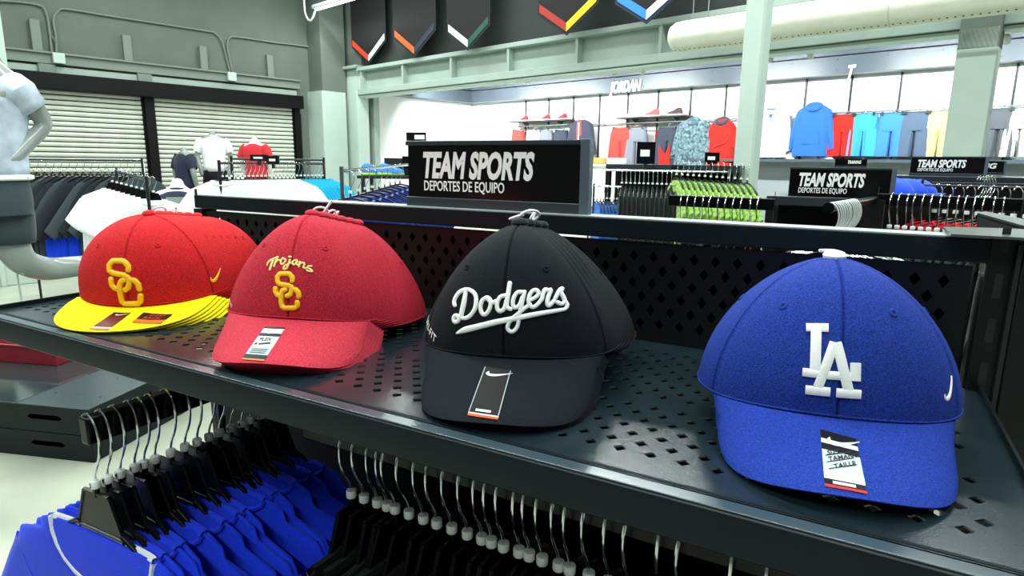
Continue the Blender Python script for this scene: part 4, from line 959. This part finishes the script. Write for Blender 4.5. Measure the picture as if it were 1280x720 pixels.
# bundle of chrome hangers on a round arm
p0 = atd(1036, 260, 1.46); p1 = atd(1092, 256, 1.86); p1.z = p0.z
dd = (p1 - p0).normalized(); arm = thing('faceout_arm', 'black round arm holding the chrome hanger bundle', 'rack arm', p0, atan2(dd.y, dd.x))
MB().tube([(0, 0, 0), ((p1 - p0).length, 0, 0)], .011, 14).build('arm_tube', M_plastic, arm); MB().lathe([(.001, -.004), (.013, -.003), (.013, .003), (.001, .004)], 16, Matrix.Rotation(pi / 2, 4, 'Y')).build('end_cap', M_plastic, arm)
MB().box((p1 - p0).length - .01, (p1 - p0).length, -.03, .03, -.12, -.0).build('mount', M_black, arm)
me_hook_w = MB().tube(HOOKP, .0019, 8).mesh('hook', mat('wire_sheen', '#d5dedc', rough=.4, metal=.35))  # whitish colour stands in for bright reflections on the chrome
for i in range(12):
    p = p0 + dd * (.014 + i * .022); t = thing('wire_hanger', 'chrome hanger, %s from the front of the bundle below the second sign' % nth(i), 'hanger', (p.x, p.y, p.z - .088), atan2(dd.y, dd.x) - pi / 2 + random.uniform(-.15, .15), 'chrome hangers on the round arm')
    ob('hook', me_hook_w, t); MB().tube([(0, 0, -.012), (-.05, 0, -.03), (-.16, 0, -.06)], .0018, 6).build('wire_arm', M_chrome, t); MB().tube([(0, 0, -.012), (.05, 0, -.03), (.16, 0, -.06)], .0018, 6).build('wire_arm', M_chrome, t)
# pile of blue caps
C_cb = cloth('cap_pile_blue', '#2a55d8')
for i, (px, py) in enumerate(((1112, 243), (1128, 243), (1143, 243))):
    p = atd(px, py, 2.3 + .1 * i); t = thing('knit_cap', ['blue cap at the left of the pile behind the second sign', 'blue cap in the middle of the pile behind the second sign', 'blue cap at the right of the pile behind the second sign'][i], 'cap', p, .5 + i, 'blue caps piled behind the second sign')
    MB().loft([[Vector((.075 * c * cos(2 * pi * j / 20), .085 * c * sin(2 * pi * j / 20), .06 * s + .003 * sin(5 * j))) for j in range(20)] for c, s in [(cos(k * pi / 14), sin(k * pi / 14)) for k in range(7)]]).build('crown', C_cb, t)
    MB().prism([(-.06, -.06), (-.05, -.12), (0, -.135), (.05, -.12), (.06, -.06)], 0, .006).build('bill', C_cb, t, bevel=.002)
pp = atd(1095, 245, 2.5); cs_ = thing('display_shelf', 'dark shelf carrying the pile of blue caps', 'shelf', (pp.x, pp.y, 0), YF); MB().box(-.05, .35, -.15, .4, pp.z - .05, pp.z - .004).build('top', M_dark, cs_); MB().box(-.05, .35, .1, .14, 0, pp.z - .05).build('support', M_dark, cs_)
# small hanger cluster
for i in range(5):
    p = atd(1222, 246, 2.45); t = thing('wire_hanger', 'chrome hook, %s in the small cluster above the right bar' % nth(i), 'hanger', (p.x + .012 * i, p.y + .02 * i, p.z - .02), .6, 'hook cluster above the right bar'); ob('hook', me_hook, t)
    MB().tube([(0, 0, -.01), (0, 0, -.06)], .003, 6).build('stem', M_white, t)
# ------------------------------------------------------------------ middle racks seen right of the large sign
C_grn = cloth('lime_cloth', '#93bd5c', noise=.6, nscale=70); C_pt = cloth('dark_green_black', '#111c1b'); C_sky = cloth('sky_blue_cloth', '#2f74d6')
a = atd(757, 209, 5.2); b = atd(925, 211, 4.6); zt = 1.45
g = gondola_row('shelving_unit', 'black wall of racks with chrome hangers right of the large sign', a, b, .4, zt, .05)
MB().box((b - a).length * .53, (b - a).length * .60, -.03, .0, .3, zt).build('centre_post', M_black, g)
d = (b - a).normalized(); rzz = atan2(d.y, d.x)
pt = [tee_meshes(C_pt, W=.17, H=.55, D=.016, sleeve=0, fold=.004, seed=k + 80) for k in range(2)]; gt = [tee_meshes(C_grn, W=.22, H=.55, D=.022, sleeve=.16, fold=.006, seed=k + 90) for k in range(2)]; sk = [tee_meshes(C_sky, W=.18, H=.4, D=.02, sleeve=.14, fold=.004, seed=k + 95) for k in range(2)]
nrm = Vector((d.y, -d.x, 0))
for i in range(14):
    p = a + d * (.28 + i * .036) + nrm * .28; garment('hanging_pants', 'trousers', 'dark trousers, %s from the left beside the lime shirts' % nth(i), (p.x, p.y, 1.31), rzz - 1.2, pt[i % 2], 'dark trousers on the middle rack', hang='bar', lo=True, drop=.05)
for i in range(13):
    p = a + d * (.72 + i * .042) + nrm * .3; garment('hanging_shirt', 'shirt', 'lime green printed shirt, %s on the middle rack' % nth(i), (p.x, p.y, 1.385 - .002 * i), rzz - .95, gt[i % 2], 'lime shirts on the middle rack', hang='bar', lo=True, drop=.05)
for i in range(7):
    p = a + d * (.03 + i * .03) + nrm * .2; garment('hanging_shirt', 'shirt', 'sky blue shirt, %s from the left beside the large sign' % nth(i), (p.x, p.y, 1.18), rzz - .9, sk[i % 2], 'sky blue shirts beside the sign', hang='bar', lo=True, drop=.05)
for z, o_, lb in ((1.405, .28, 'upper chrome rail of the middle rack'), (1.275, .2, 'low chrome rail carrying the sky blue shirts')):
    rack('hang_rail', lb, Vector((a.x, a.y, z)) + nrm * o_, Vector((b.x, b.y, z)) + nrm * o_ if z > 1.3 else Vector((a.x, a.y, z)) + d * .25 + nrm * o_, r=.008, mt=M_chrome)
small_sign(795, 205, 4.9, .145, .17, 'tall black sign card on the middle rack'); small_sign(880, 205, 4.6, .11, .085, 'square black sign card below the red hoodie')
# ------------------------------------------------------------------ garments and shoes on the display wall
def wallp(px, py, off=.3): return atv(px, py, VJ - off)
def wall_shelf(pxa, pxb, py, label, off=.32, th=.02):
    a = wallp(pxa, py, .16); b = wallp(pxb, py, .16); ua, ub_ = uv(a)[0], uv(b)[0]; z = (a.z + b.z) / 2
    t = thing('wall_shelf', label, 'shelf', B((ua + ub_) / 2, VJ, 0), RZB); h = (ub_ - ua) / 2
    MB().box(-h, h, -off, -.03, z - th, z).build('board', M_dark, t)
    for x in (-h * .6, h * .6): MB().prism([(-.03, z - th), (-off * .8, z - th), (-.03, z - .13)], x - .01, x + .01, Matrix(((0, 0, 1, 0), (1, 0, 0, 0), (0, 1, 0, 0), (0, 0, 0, 1)))).build('bracket', M_steel, t)
    MB().tube([(-h, -off * .8, z - .1), (h, -off * .8, z - .1)], .012, 6).build('hang_tube', M_steel, t)
    return t, z
_, z1 = wall_shelf(642, 714, 151, 'left wall shelf with red and white shoes'); _, z2 = wall_shelf(776, 862, 146, 'right wall shelf with basketball shoes'); 
for px in (655, 682, 703): c = uv(wallp(px, 150, .18)); shoe(B(c[0], VJ - .18, z1), RZB + 2.9, '#c8323a', '#f2f2f2', {655: 'red and white shoe, leftmost on the left wall shelf', 682: 'red and white shoe, middle of the left wall shelf', 703: 'red and white shoe, rightmost on the left wall shelf'}[px], None)
for px, c1 in ((790, '#c9cdd0'), (815, '#c95a5a'), (843, '#5a4044')): c = uv(wallp(px, 146, .18)); shoe(B(c[0], VJ - .18, z2), RZB + 3.0, c1, '#eeeeee', {790: 'pale basketball shoe, leftmost on the right wall shelf', 815: 'pink basketball shoe on the right wall shelf', 843: 'dark basketball shoe at the right end of wall shelf'}[px], None, 1.1)
def hungtop(px, py, label, col, W, H, D=.07, sleeve=.5, name='hanging_top', cat='shirt', extra=None, off=.25, rot=0, hood=None):
    p = wallp(px, py, off); t = garment(name, cat, label, p, RZB + rot, tee_meshes(col, W=W, H=H, D=D, sleeve=sleeve, fold=.014, seed=px, neck=.09, slope=.07, sdir=(.22, .97) if sleeve > .25 else (.4, .9)), hang=None)
    hk = ob('hanger', me_bar, t); hk.location = (0, 0, .03); hk.scale = (.6, 1, .6); ob('hook', me_hook_lo, hk)
    if hood:
        P = [(.085 * cos(a), -.03 - .05 * sin(a) * -1, -.03 + .04 * sin(a)) for a in [2 * pi * i / 20 for i in range(21)]]
        MB().tube(P, .034, 10, cap=False).build('hood', hood, t)
    if extra: extra(t)
    return t
def hungshorts(px, py, label, col, W, H, side=None, off=.22, flare=1.3, seed=0):
    p = wallp(px, py, off); t = garment('hanging_shorts', 'shorts', label, p, RZB, shorts_meshes(mat_ := col, W=W, H=H, D=.06, fold=.014, seed=px, flare=flare, side=side), hang=None)
    MB().tube([(-W * .8, 0, .012), (W * .8, 0, .012)], .006, 6).build('clip_bar', M_chrome, t)
    for x in (-W * .7, W * .7): MB().box(x - .015, x + .015, -.065, .065, -.02, .02).build('clip', M_chrome, t)
    MB().tube([(0, 0, .012), (0, .0, .06), (0, .18, .06)], .006, 6).build('arm', M_chrome, t)
    return t
C_char = cloth('charcoal_jacket', '#3d4152'); C_lred = cloth('coral_red', '#e5463f'); C_gry = cloth('mid_grey', '#7a7f8c'); C_camo = cloth('camo_grey_blue', '#5f7580', noise=.75, nscale=26)
C_hred = cloth('hood_red', '#d8261f'); C_blu = cloth('hoodie_blue', '#2f66d8'); C_lb = cloth('light_blue', '#3d9be8'); C_mb = cloth('medium_blue', '#3f7fd8'); C_slate = cloth('slate_blue', '#52627a'); C_lime = cloth('lime_yellow', '#e3ef86'); C_dg = cloth('dark_grey_shorts', '#565b62'); C_sp = cloth('speckled', '#cfd4d8', noise=.7, nscale=40)
def redfront(t):
    MB().loft([[Vector((x, -.075 - .002 * k, z)) for x in (-w, 0, w)] for k, (z, w) in enumerate(((-.02, .05), (-.3, .055), (-.62, .06)))], False, False).build('red_inner_shirt', C_lred, t)
    MB().box(-.012, .012, -.088, -.078, -.6, -.05).build('zip', M_white, t)
hungtop(727, 150, 'charcoal zip jacket over red shirt on the display wall', C_char, .27, .68, extra=redfront, name='hanging_jacket', cat='jacket')
for px, lb, c in ((648, 'red trimmed white shorts under the left wall shelf', C_lred), (667, 'white shorts under the left wall shelf', C_wht), (683, 'grey and white shorts under the left wall shelf', C_gry), (702, 'dark shorts under the left wall shelf', C_char)): hungshorts(px, 163, lb, c, .16, .5)
hungshorts(778, 160, 'coral red shorts hanging on the display wall', C_lred, .22, .64, C_wht); hungshorts(797, 160, 'grey marbled shorts behind the tall sign card', C_gry, .19, .64)
t = hungshorts(836, 159, 'charcoal shorts with red side panels left of the camouflage hoodie', C_char, .2, .66, C_hred)
MB().prism([(-.11, -.62), (-.13, -.3), (0, -.45), (.08, -.28), (.1, -.62)], .078, .082, FACE).build('red_panel', C_hred, t)
hungtop(868, 149, 'grey blue camouflage hooded jacket on the display wall', C_camo, .31, .80, hood=C_camo, name='hanging_hoodie', cat='hoodie', D=.09)
def kanga(t): MB().tube(smoothpath([(-.1, -.1, -.45), (0, -.1, -.41), (.1, -.1, -.36), (.14, -.1, -.3)], 4), .006, 6).build('chest_print', C_char, t)
hungtop(904, 149, 'bright red hooded sweatshirt left of the post', C_hred, .21, .80, hood=C_char, extra=kanga, name='hanging_hoodie', cat='hoodie', D=.08, sleeve=.3)
hungtop(967, 135, 'white hooded sweatshirt with blue hood lining', C_wht, .24, .72, hood=C_wht, name='hanging_hoodie', cat='hoodie', extra=lambda t: MB().prism([(-.07, -.01), (.07, -.01), (.01, -.15), (-.01, -.15)], .085, .09, FACE).build('blue_lining', C_blu, t))
hungtop(1019, 131, 'bright blue hooded sweatshirt right of the white one', C_blu, .25, .72, hood=C_blu, name='hanging_hoodie', cat='hoodie', extra=lambda t: MB().prism([(-.13, -.55), (-.1, -.4), (.1, -.4), (.13, -.55)], .075, .08, FACE).build('pouch', C_blu, t))
for px, py, lb, c, W, s in ((1056, 144, 'scarlet shorts on the display wall', C_hred, .165, None), (1082, 143, 'light blue shorts beside the scarlet pair', C_lb, .165, C_mb), (1117, 142, 'medium blue shorts with royal sides', C_mb, .17, C_blu), (1147, 141, 'slate shorts with lime side stripe', C_slate, .17, C_lime), (1177, 140, 'pale lime shorts partly behind the pale column', C_lime, .16, None), (1252, 137, 'dark grey shorts right of the pale column', C_dg, .17, M_ink), (1280, 136, 'white speckled shorts at the right edge', C_sp, .16, None)):
    hungshorts(px, py, lb, c, W, .56, s, flare=1.2)
wr = thing('wall_rail', 'chrome rail along the display wall behind the shorts', 'rail', B(0, VJ, 0), RZB)
for px, py in ((1050, 137), (1160, 133)): pass
zr = wallp(1100, 139, .06).z; MB().tube([(-3.2, -.06, zr), (2, -.06, zr)], .012, 6).build('tube', M_steel, wr); zr2 = wallp(830, 156, .06).z; MB().tube([(-8.5, -.06, zr2 + .05), (-3.4, -.06, zr2 + .05)], .012, 6).build('tube', M_steel, wr)
for k in range(20): MB().box(-8.4 + k * .54 - .01, -8.4 + k * .54 + .01, -.06, 0, (zr if k > 9 else zr2 + .05) - .02, (zr if k > 9 else zr2 + .05) + .02).build('bracket', M_steel, wr)
# low wall ledge, floor fixtures along the wall
pz = wallp(1000, 199, .3).z
lg = thing('wall_ledge', 'grey wall ledge below the hoodies with white shoes', 'shelf', B(-2.6, VJ, 0), RZB); MB().box(-2.4, 5, -.35, 0, pz - .04, pz).build('board', M_hdr, lg); MB().box(-2.4, 5, -.06, 0, 0, pz - .04).build('panel', mat('ledge_panel', '#8f979c', rough=.6), lg)
for i, px in enumerate((962, 985, 1012, 1030)): c = uv(wallp(px, 199, .2)); shoe(B(c[0], VJ - .2, pz), RZB + 2.8, '#e6e9ea', '#f4f4f4', ['white shoe on the grey ledge nearest the post', 'white shoe on the grey ledge second from the post', 'white shoe on the grey ledge third from the post', 'white shoe on the grey ledge farthest from the post'][i], None, 1.0)
# orange and yellow folded goods low on the wall beside the sign
p = wallp(745, 205, .4); lt = thing('display_table', 'white display table right of the large sign', 'table', (p.x, p.y, 0), RZB); MB().box(-.6, .5, -.3, .3, p.z - .04, p.z).build('top', M_disp, lt); MB().box(-.55, .45, -.25, .25, 0, p.z - .04).build('body', M_disp, lt)
for k, c in enumerate(('#f0b35a', '#f4d98a', '#e98a4a', '#f2ede0')): q = tag(MB().box(-.13, .13, -.16, .16, 0, .11).build('folded_shirt', cloth('fold' + c, c), None, bevel=.025), ['amber folded shirt', 'pale yellow folded shirt', 'orange folded shirt', 'cream folded shirt'][k] + ' on the white display table', 'shirt', 'folded shirts on the display table'); q.location = B(uv(p)[0] - .42 + k * .29, uv(p)[1], p.z); q.rotation_euler.z = RZB
p = wallp(712, 167, .1); q = tag(MB().box(-.62, .02, -.06, .06, -.02, .02).build('wall_ledge', M_beam, None, bevel=.004), 'pale ledge on the bare white wall above the large sign', 'shelf'); q.location = p; q.rotation_euler.z = RZB
# ------------------------------------------------------------------ mannequins
M_man = mat('mannequin_grey', '#8b9490', rough=.22, spec=.5); M_manw = mat('mannequin_white', '#d9dedb', rough=.3)
def skin_mesh(pts, edges, root, mt, name='body'):
    me = bpy.data.meshes.new(name); me.from_pydata([p[:3] for p in pts], edges, []); o = bpy.data.objects.new(name, me); COL.objects.link(o)
    m_ = o.modifiers.new('s', 'SKIN'); m_.use_smooth_shade = True
    lay = me.skin_vertices[0] if me.skin_vertices else None
    for i, p in enumerate(pts):
        r = p[3] if isinstance(p[3], tuple) else (p[3], p[3]); lay.data[i].radius = r; lay.data[i].use_root = (i == root)
    sb = o.modifiers.new('ss', 'SUBSURF'); sb.levels = 2; sb.render_levels = 2
    bpy.context.view_layer.update()
    ev = o.evaluated_get(bpy.context.evaluated_depsgraph_get()); m2 = bpy.data.meshes.new_from_object(ev); m2.name = name
    bpy.data.objects.remove(o); m2.materials.clear(); m2.materials.append(mt)
    for p in m2.polygons: p.use_smooth = True
    return m2
def mannequin(loc, rz, label, shirt, shorts, body=None, lean=0, arms='down', leg=True, sleeve=.2, scale=1.0, extra=None):
    t = thing('mannequin', label, 'mannequin', loc, rz); t.scale = (scale,) * 3
    A = .24
    pts = [(0, 0, .95, (.13, .10)), (0, 0, 1.12, (.125, .095)), (0, 0, 1.32, (.15, .11)), (0, 0, 1.45, (.10, .08)), (0, 0, 1.53, .052), (0, 0, 1.60, .05),
           (-.17, 0, 1.43, .06), (-A - .02, .02, 1.18, .045), (-A + .02, -.06, .95, .036), (-A + .03, -.08, .84, .03),
           (.17, 0, 1.43, .06), (A + .02, .02, 1.18, .045), (A - .02, -.06, .95, .036), (A - .03, -.08, .84, .03),
           (-.09, 0, .85, .085), (-.10, -.02, .5, .055), (-.11, .02, .08, .035), (-.11, -.08, .03, .03),
           (.09, 0, .85, .085), (.10, .0, .5, .055), (.11, .04, .08, .035), (.11, -.06, .03, .03)]
    ed = [(0, 1), (1, 2), (2, 3), (3, 4), (4, 5), (3, 6), (6, 7), (7, 8), (8, 9), (3, 10), (10, 11), (11, 12), (12, 13), (0, 14), (14, 15), (15, 16), (16, 17), (0, 18), (18, 19), (19, 20), (20, 21)]
    ob('body', skin_mesh(pts, ed, 0, body or M_man), t)
    R = []
    for z, hw, hd in ((1.50, .07, .06), (1.475, .12, .085), (1.44, .19, .105), (1.38, .205, .125), (1.28, .195, .13), (1.12, .175, .12), (1.0, .18, .125), (.92, .185, .13)): R.append(ring_xy(hw, hd, z, n=28, fold=.005 if z < 1.2 else 0, ex=2.4))
    s = ob('shirt', MB().loft(R, False).mesh('shirt', shirt, auto=60), t); s.modifiers.new('so', 'SOLIDIFY').thickness = .004
    for k in (-1, 1):
        sl = ob('sleeve', MB().tube([(k * .15, 0, 1.445), (k * .2, .005, 1.38), (k * (A + .0), .015, 1.28), (k * (A + .015), .018, 1.45 - sleeve)], [.07, .08, .07, .066], 14, cap=False).mesh('sleeve', shirt), t)
    MB().tube([(.075 * cos(a), .062 * sin(a), 1.498 - .01 * sin(a)) for a in [2 * pi * i / 20 for i in range(21)]], .010, 6, cap=False).build('collar', shirt, t)
    for nm, me in shorts_meshes(shorts, W=.185, H=.5, D=.135, fold=.006): o = ob(nm, me, t); o.location = (0, 0, .98)
    if extra: extra(t)
    if lean: t.rotation_euler = (lean, 0, rz)
    return t
def stand(px, py, d, ztop):     # floor platform height so that the neck is at the seen height
    p = atd(px, py, d); return p, p.z - ztop
C_pn = cloth('polo_navy', '#2a2f40'); C_rd = cloth('tee_red', '#c9303a'); C_bk = cloth('shorts_black', '#15171a')
plat = []
for (px, py, d, rz, lb, sh, so, ln, body) in ((224, 183, 8.2, YF + 2.6, 'grey mannequin in a dark navy shirt leaning before the shutter', C_pn, C_bk, .05, M_man), (265, 163, 8.6, YF + .5, 'mannequin in a white polo and black shorts before the shutter', C_wht, C_bk, 0, M_man), (318, 171, 8.4, YF + 3.0, 'mannequin in a red tee seen from behind the white rack', C_rd, C_bk, 0, M_manw)):
    p = atd(px, py, d); b = p.z - 1.6 * .82; mannequin((p.x, p.y, b), rz, lb, sh, so, body, lean=ln, scale=.82)
    plat.append((p, b))
c = sum((q[0] for q in plat), Vector()) / 3
pf = thing('platform', 'dark display platform under the mannequins by the shutter', 'platform', (c.x, c.y, 0), RZB)
zt = min(q[1] for q in plat); MB().box(-.6, .6, -1.2, 1.2, 0, zt).build('body', M_dark, pf, bevel=.01); MB().box(-.62, .62, -1.22, 1.22, zt - .03, zt - .002).build('top', M_black, pf)
for p, b in plat:
    if b > zt + .01:
        q = tag(MB().lathe([(.001, 0), (.22, 0), (.22, b - zt), (.001, b - zt)], 24).build('plinth', M_dark), 'round dark plinth under the mannequin standing %s on the platform' % nth(plat.index((p, b))), 'plinth', 'plinths on the platform'); q.location = (p.x, p.y, zt)
def tank(t):
    MB().prism([(-.1, 1.2), (-.07, 1.44), (.07, 1.44), (.1, 1.2), (.1, .98), (-.1, .98)], .132, .137, FACE).build('grey_panel', cloth('tank_grey', '#7f9186'), t)
    text_obj('lettering', 'JUST DO IT', M_ink, t, Matrix.Translation((0, -.142, 1.27)) @ FACE, size=.055, align='CENTER')
p = atd(221, 222, 5.0); mannequin((p.x, p.y, p.z - 1.6 * .93), YF + .3, 'white-necked mannequin in open navy jacket and printed tank', C_pn, C_bk, M_manw, extra=tank, scale=.93)
q = tag(MB().box(-.3, .3, -.3, .3, 0, max(.02, p.z - 1.6 * .93)).build('plinth', M_dark, bevel=.01), 'square dark plinth under the jacketed mannequin', 'plinth'); q.location = (p.x, p.y, 0)

# running mannequin at the left edge: built in a frame that faces the camera (x right, z up)
D0 = 2.75
def loc2(px, py, dd=0): return atd(px, py, D0 + dd)
org = loc2(-14, 225); rz = YF
t = thing('mannequin', 'grey running mannequin in white tie-dye tee and charcoal shorts', 'mannequin', (org.x, org.y, 0), rz)
Rz = Matrix.Rotation(-rz, 3, 'Z')
def L(px, py, dd=0): v = loc2(px, py, dd) - Vector((org.x, org.y, 0)); return Rz @ v
S = D0 / FPX
def P(px, py, rpx, dd=0):
    v = L(px, py, dd); r = rpx if isinstance(rpx, tuple) else (rpx, rpx); return (v.x, v.y, v.z, (r[0] * S, r[1] * S))
pts = [P(-16, 240, (38, 30)), P(-16, 195, (34, 28)), P(-16, 140, (40, 30)), P(-16, 102, (28, 22)), P(-16, 78, 14), P(-16, 60, 13),
       P(22, 112, 18), P(58, 155, (11, 11), .1), P(40, 175, 9, .05), P(18, 198, 8, -.02), P(5, 205, 8, -.05),
       P(-54, 112, 18), P(-80, 165, 11), P(-60, 200, 9), P(-40, 215, 8),
       P(8, 268, 27, .05), P(12, 305, 22, .05), P(26, 328, 19, .08), P(58, 337, 17, .3), P(95, 333, 16, .45), P(150, 326, 13, .6), P(200, 322, 9, .75),
       P(-42, 275, 27), P(-50, 380, 19), P(-46, 520, 11), P(-60, 545, 9)]
ed = [(0, 1), (1, 2), (2, 3), (3, 4), (4, 5), (3, 6), (6, 7), (7, 8), (8, 9), (9, 10), (3, 11), (11, 12), (12, 13), (13, 14), (0, 15), (15, 16), (16, 17), (17, 18), (18, 19), (19, 20), (20, 21), (0, 22), (22, 23), (23, 24), (24, 25)]
ob('body', skin_mesh(pts, ed, 0, M_man), t)
C_td = cloth('tie_dye', '#b4c2d0', noise=.4, nscale=7); C_ch = cloth('charcoal_shorts', '#3a4549')
def oval(px, py, rx, ry, dd=0, fold=0): 
    c = L(px, py, dd); return [Vector((c.x + rx * S * cos(a) , c.y + ry * S * sin(a) + fold * sin(7 * a), c.z + fold * .3 * cos(5 * a))) for a in [2 * pi * j / 28 for j in range(28)]]
o = ob('shirt', MB().loft([oval(-16, 92, 16, 15), oval(-16, 97, 30, 22), oval(-14, 106, 42, 28), oval(-14, 125, 46, 34), oval(-14, 160, 42, 33), oval(-14, 190, 42, 34, 0, .004), oval(-14, 210, 44, 35, 0, .006), oval(-14, 222, 45, 36, 0, .007)], False).mesh('shirt', C_td, auto=60), t); o.modifiers.new('so', 'SOLIDIFY').thickness = .004
def sub(pp, nm, mt, rr, cap=False): 
    q = ob(nm, MB().tube([L(*a) for a in pp], [k * S for k in rr], 18, cap=cap).mesh(nm, mt), t); q.modifiers.new('so', 'SOLIDIFY').thickness = .003; return q
sub([(12, 110), (24, 118), (34, 130, .03), (42, 138, .05)], 'sleeve', C_td, [22, 22, 19, 18]); sub([(-44, 110), (-58, 125), (-70, 142)], 'sleeve', C_td, [22, 20, 18])
ob('shirt_hem', MB().tube([L(-14 + 46 * cos(a), 222, 0) + Vector((0, 37 * S * sin(a), 0)) for a in [2 * pi * i / 28 for i in range(29)]], .012, 6, cap=False).mesh('shirt_hem', C_wht), t)
ob('shorts', MB().loft([oval(-14, 216, 42, 33), oval(-13, 235, 45, 36), oval(-12, 255, 47, 38), oval(-12, 268, 46, 36)], True).mesh('shorts', C_ch, auto=60), t)
sub([(-2, 250, .02), (4, 272, .04), (8, 290, .05), (10, 304, .06)], 'shorts_leg', C_ch, [34, 33, 31, 29]); sub([(-38, 250), (-42, 275), (-46, 310)], 'shorts_leg', C_ch, [34, 32, 30])

# floor platform boxes with hand slots
c = [atz(118, 579, 0), atz(0, 566, 0)]
ex = (c[0] - c[1]).normalized(); ey = Vector((-ex.y, ex.x, 0)); o0 = c[0]
rzp = atan2(ex.y, ex.x)
for k, lb in ((0, 'lower black floor box with a hand slot'), (1, 'upper black floor box with a hand slot and glossy lid')):
    t = thing('platform_box', lb, 'box', (o0.x, o0.y, .137 * k), rzp, 'stacked floor boxes')
    z0, z1 = .002, .135
    Wb, Db = 1.5, .95
    sl_ = [[(-.62, .075), (-.60, .065), (-.44, .065), (-.42, .075), (-.44, .09), (-.60, .09)], [(-1.2, .075), (-1.18, .065), (-1.02, .065), (-1.0, .075), (-1.02, .09), (-1.18, .09)]]
    s2 = [[(x + .08, y) for x, y in sl_[0]], [(x + .12, y) for x, y in sl_[1]]]
    fp = plate([(-Wb, z0), (0, z0), (0, z1), (-Wb, z1)], [[(x + .27, y) for x, y in sl_[0]], [(x + .4, y) for x, y in sl_[1]]], 0, .003)
    mb = MB(); mb.add([(x, .003 - z, y) for x, y, z in fp.v], fp.f); mb.build('front', M_lip, t)
    rp = plate([(0, z0), (Db, z0), (Db, z1), (0, z1)], [[(x + 1.0, y) for x, y in sl_[0]], [(x + 1.75, y) for x, y in sl_[1]]], 0, .003)
    mb = MB(); mb.add([(-.003 + z, x, y) for x, y, z in rp.v], rp.f); mb.build('side', M_lip, t)
    MB().box(-Wb, -Wb + .003, .003, Db, z0, z1).build('side', M_shelf, t); MB().box(-Wb, 0, Db, Db + .003, z0, z1).build('back', M_shelf, t)
    MB().box(-Wb + .003, -.003, .003, Db, z0, z0 + .004).build('floor_plate', M_satin, t)
    if k:
        MB().box(-.40, .004, -.002, Db + .004, z1, z1 + .005).build('lid', mat('box_lid', '#39474a', rough=.25, spec=.6), t, bevel=.001)
        MB().box(-Wb, -.406, -.002, Db + .004, z1, z1 + .005).build('lid', mat('box_lid2', '#2b3638', rough=.08, spec=.8), t, bevel=.001)
        sc_ = MB()
        for x in (-.33, -.2, -.07):
            for y in (.15, .4, .65): sc_.lathe([(.001, z1 + .0055), (.006, z1 + .006), (.007, z1 + .005)], 8, Matrix.Translation((x, y, 0)))
        tag(sc_.build('rivets', M_dark, t), kind='stuff')
# red tray added in place of a red reflection on the boxes' lid
p = atz(40, 455, .28); q = thing('red_reflection', 'added red tray standing in for a red reflection on the floor boxes', 'bin', (p.x - .2, p.y + .15, .28), rzp)
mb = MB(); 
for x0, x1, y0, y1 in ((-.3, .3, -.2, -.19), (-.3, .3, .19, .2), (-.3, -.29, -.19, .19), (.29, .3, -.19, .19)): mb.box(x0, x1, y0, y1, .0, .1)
mb.build('walls', mat('reflection_red', '#8e2430', rough=.35), q); MB().box(-.29, .29, -.19, .19, 0, .01).build('bottom', mat('reflection_red', '#8e2430'), q); MB().tube([(-.3, -.2, .1), (.3, -.2, .1), (.3, .2, .1), (-.3, .2, .1), (-.3, -.2, .1)], .008, 6).build('rim', mat('reflection_red', '#8e2430'), q)
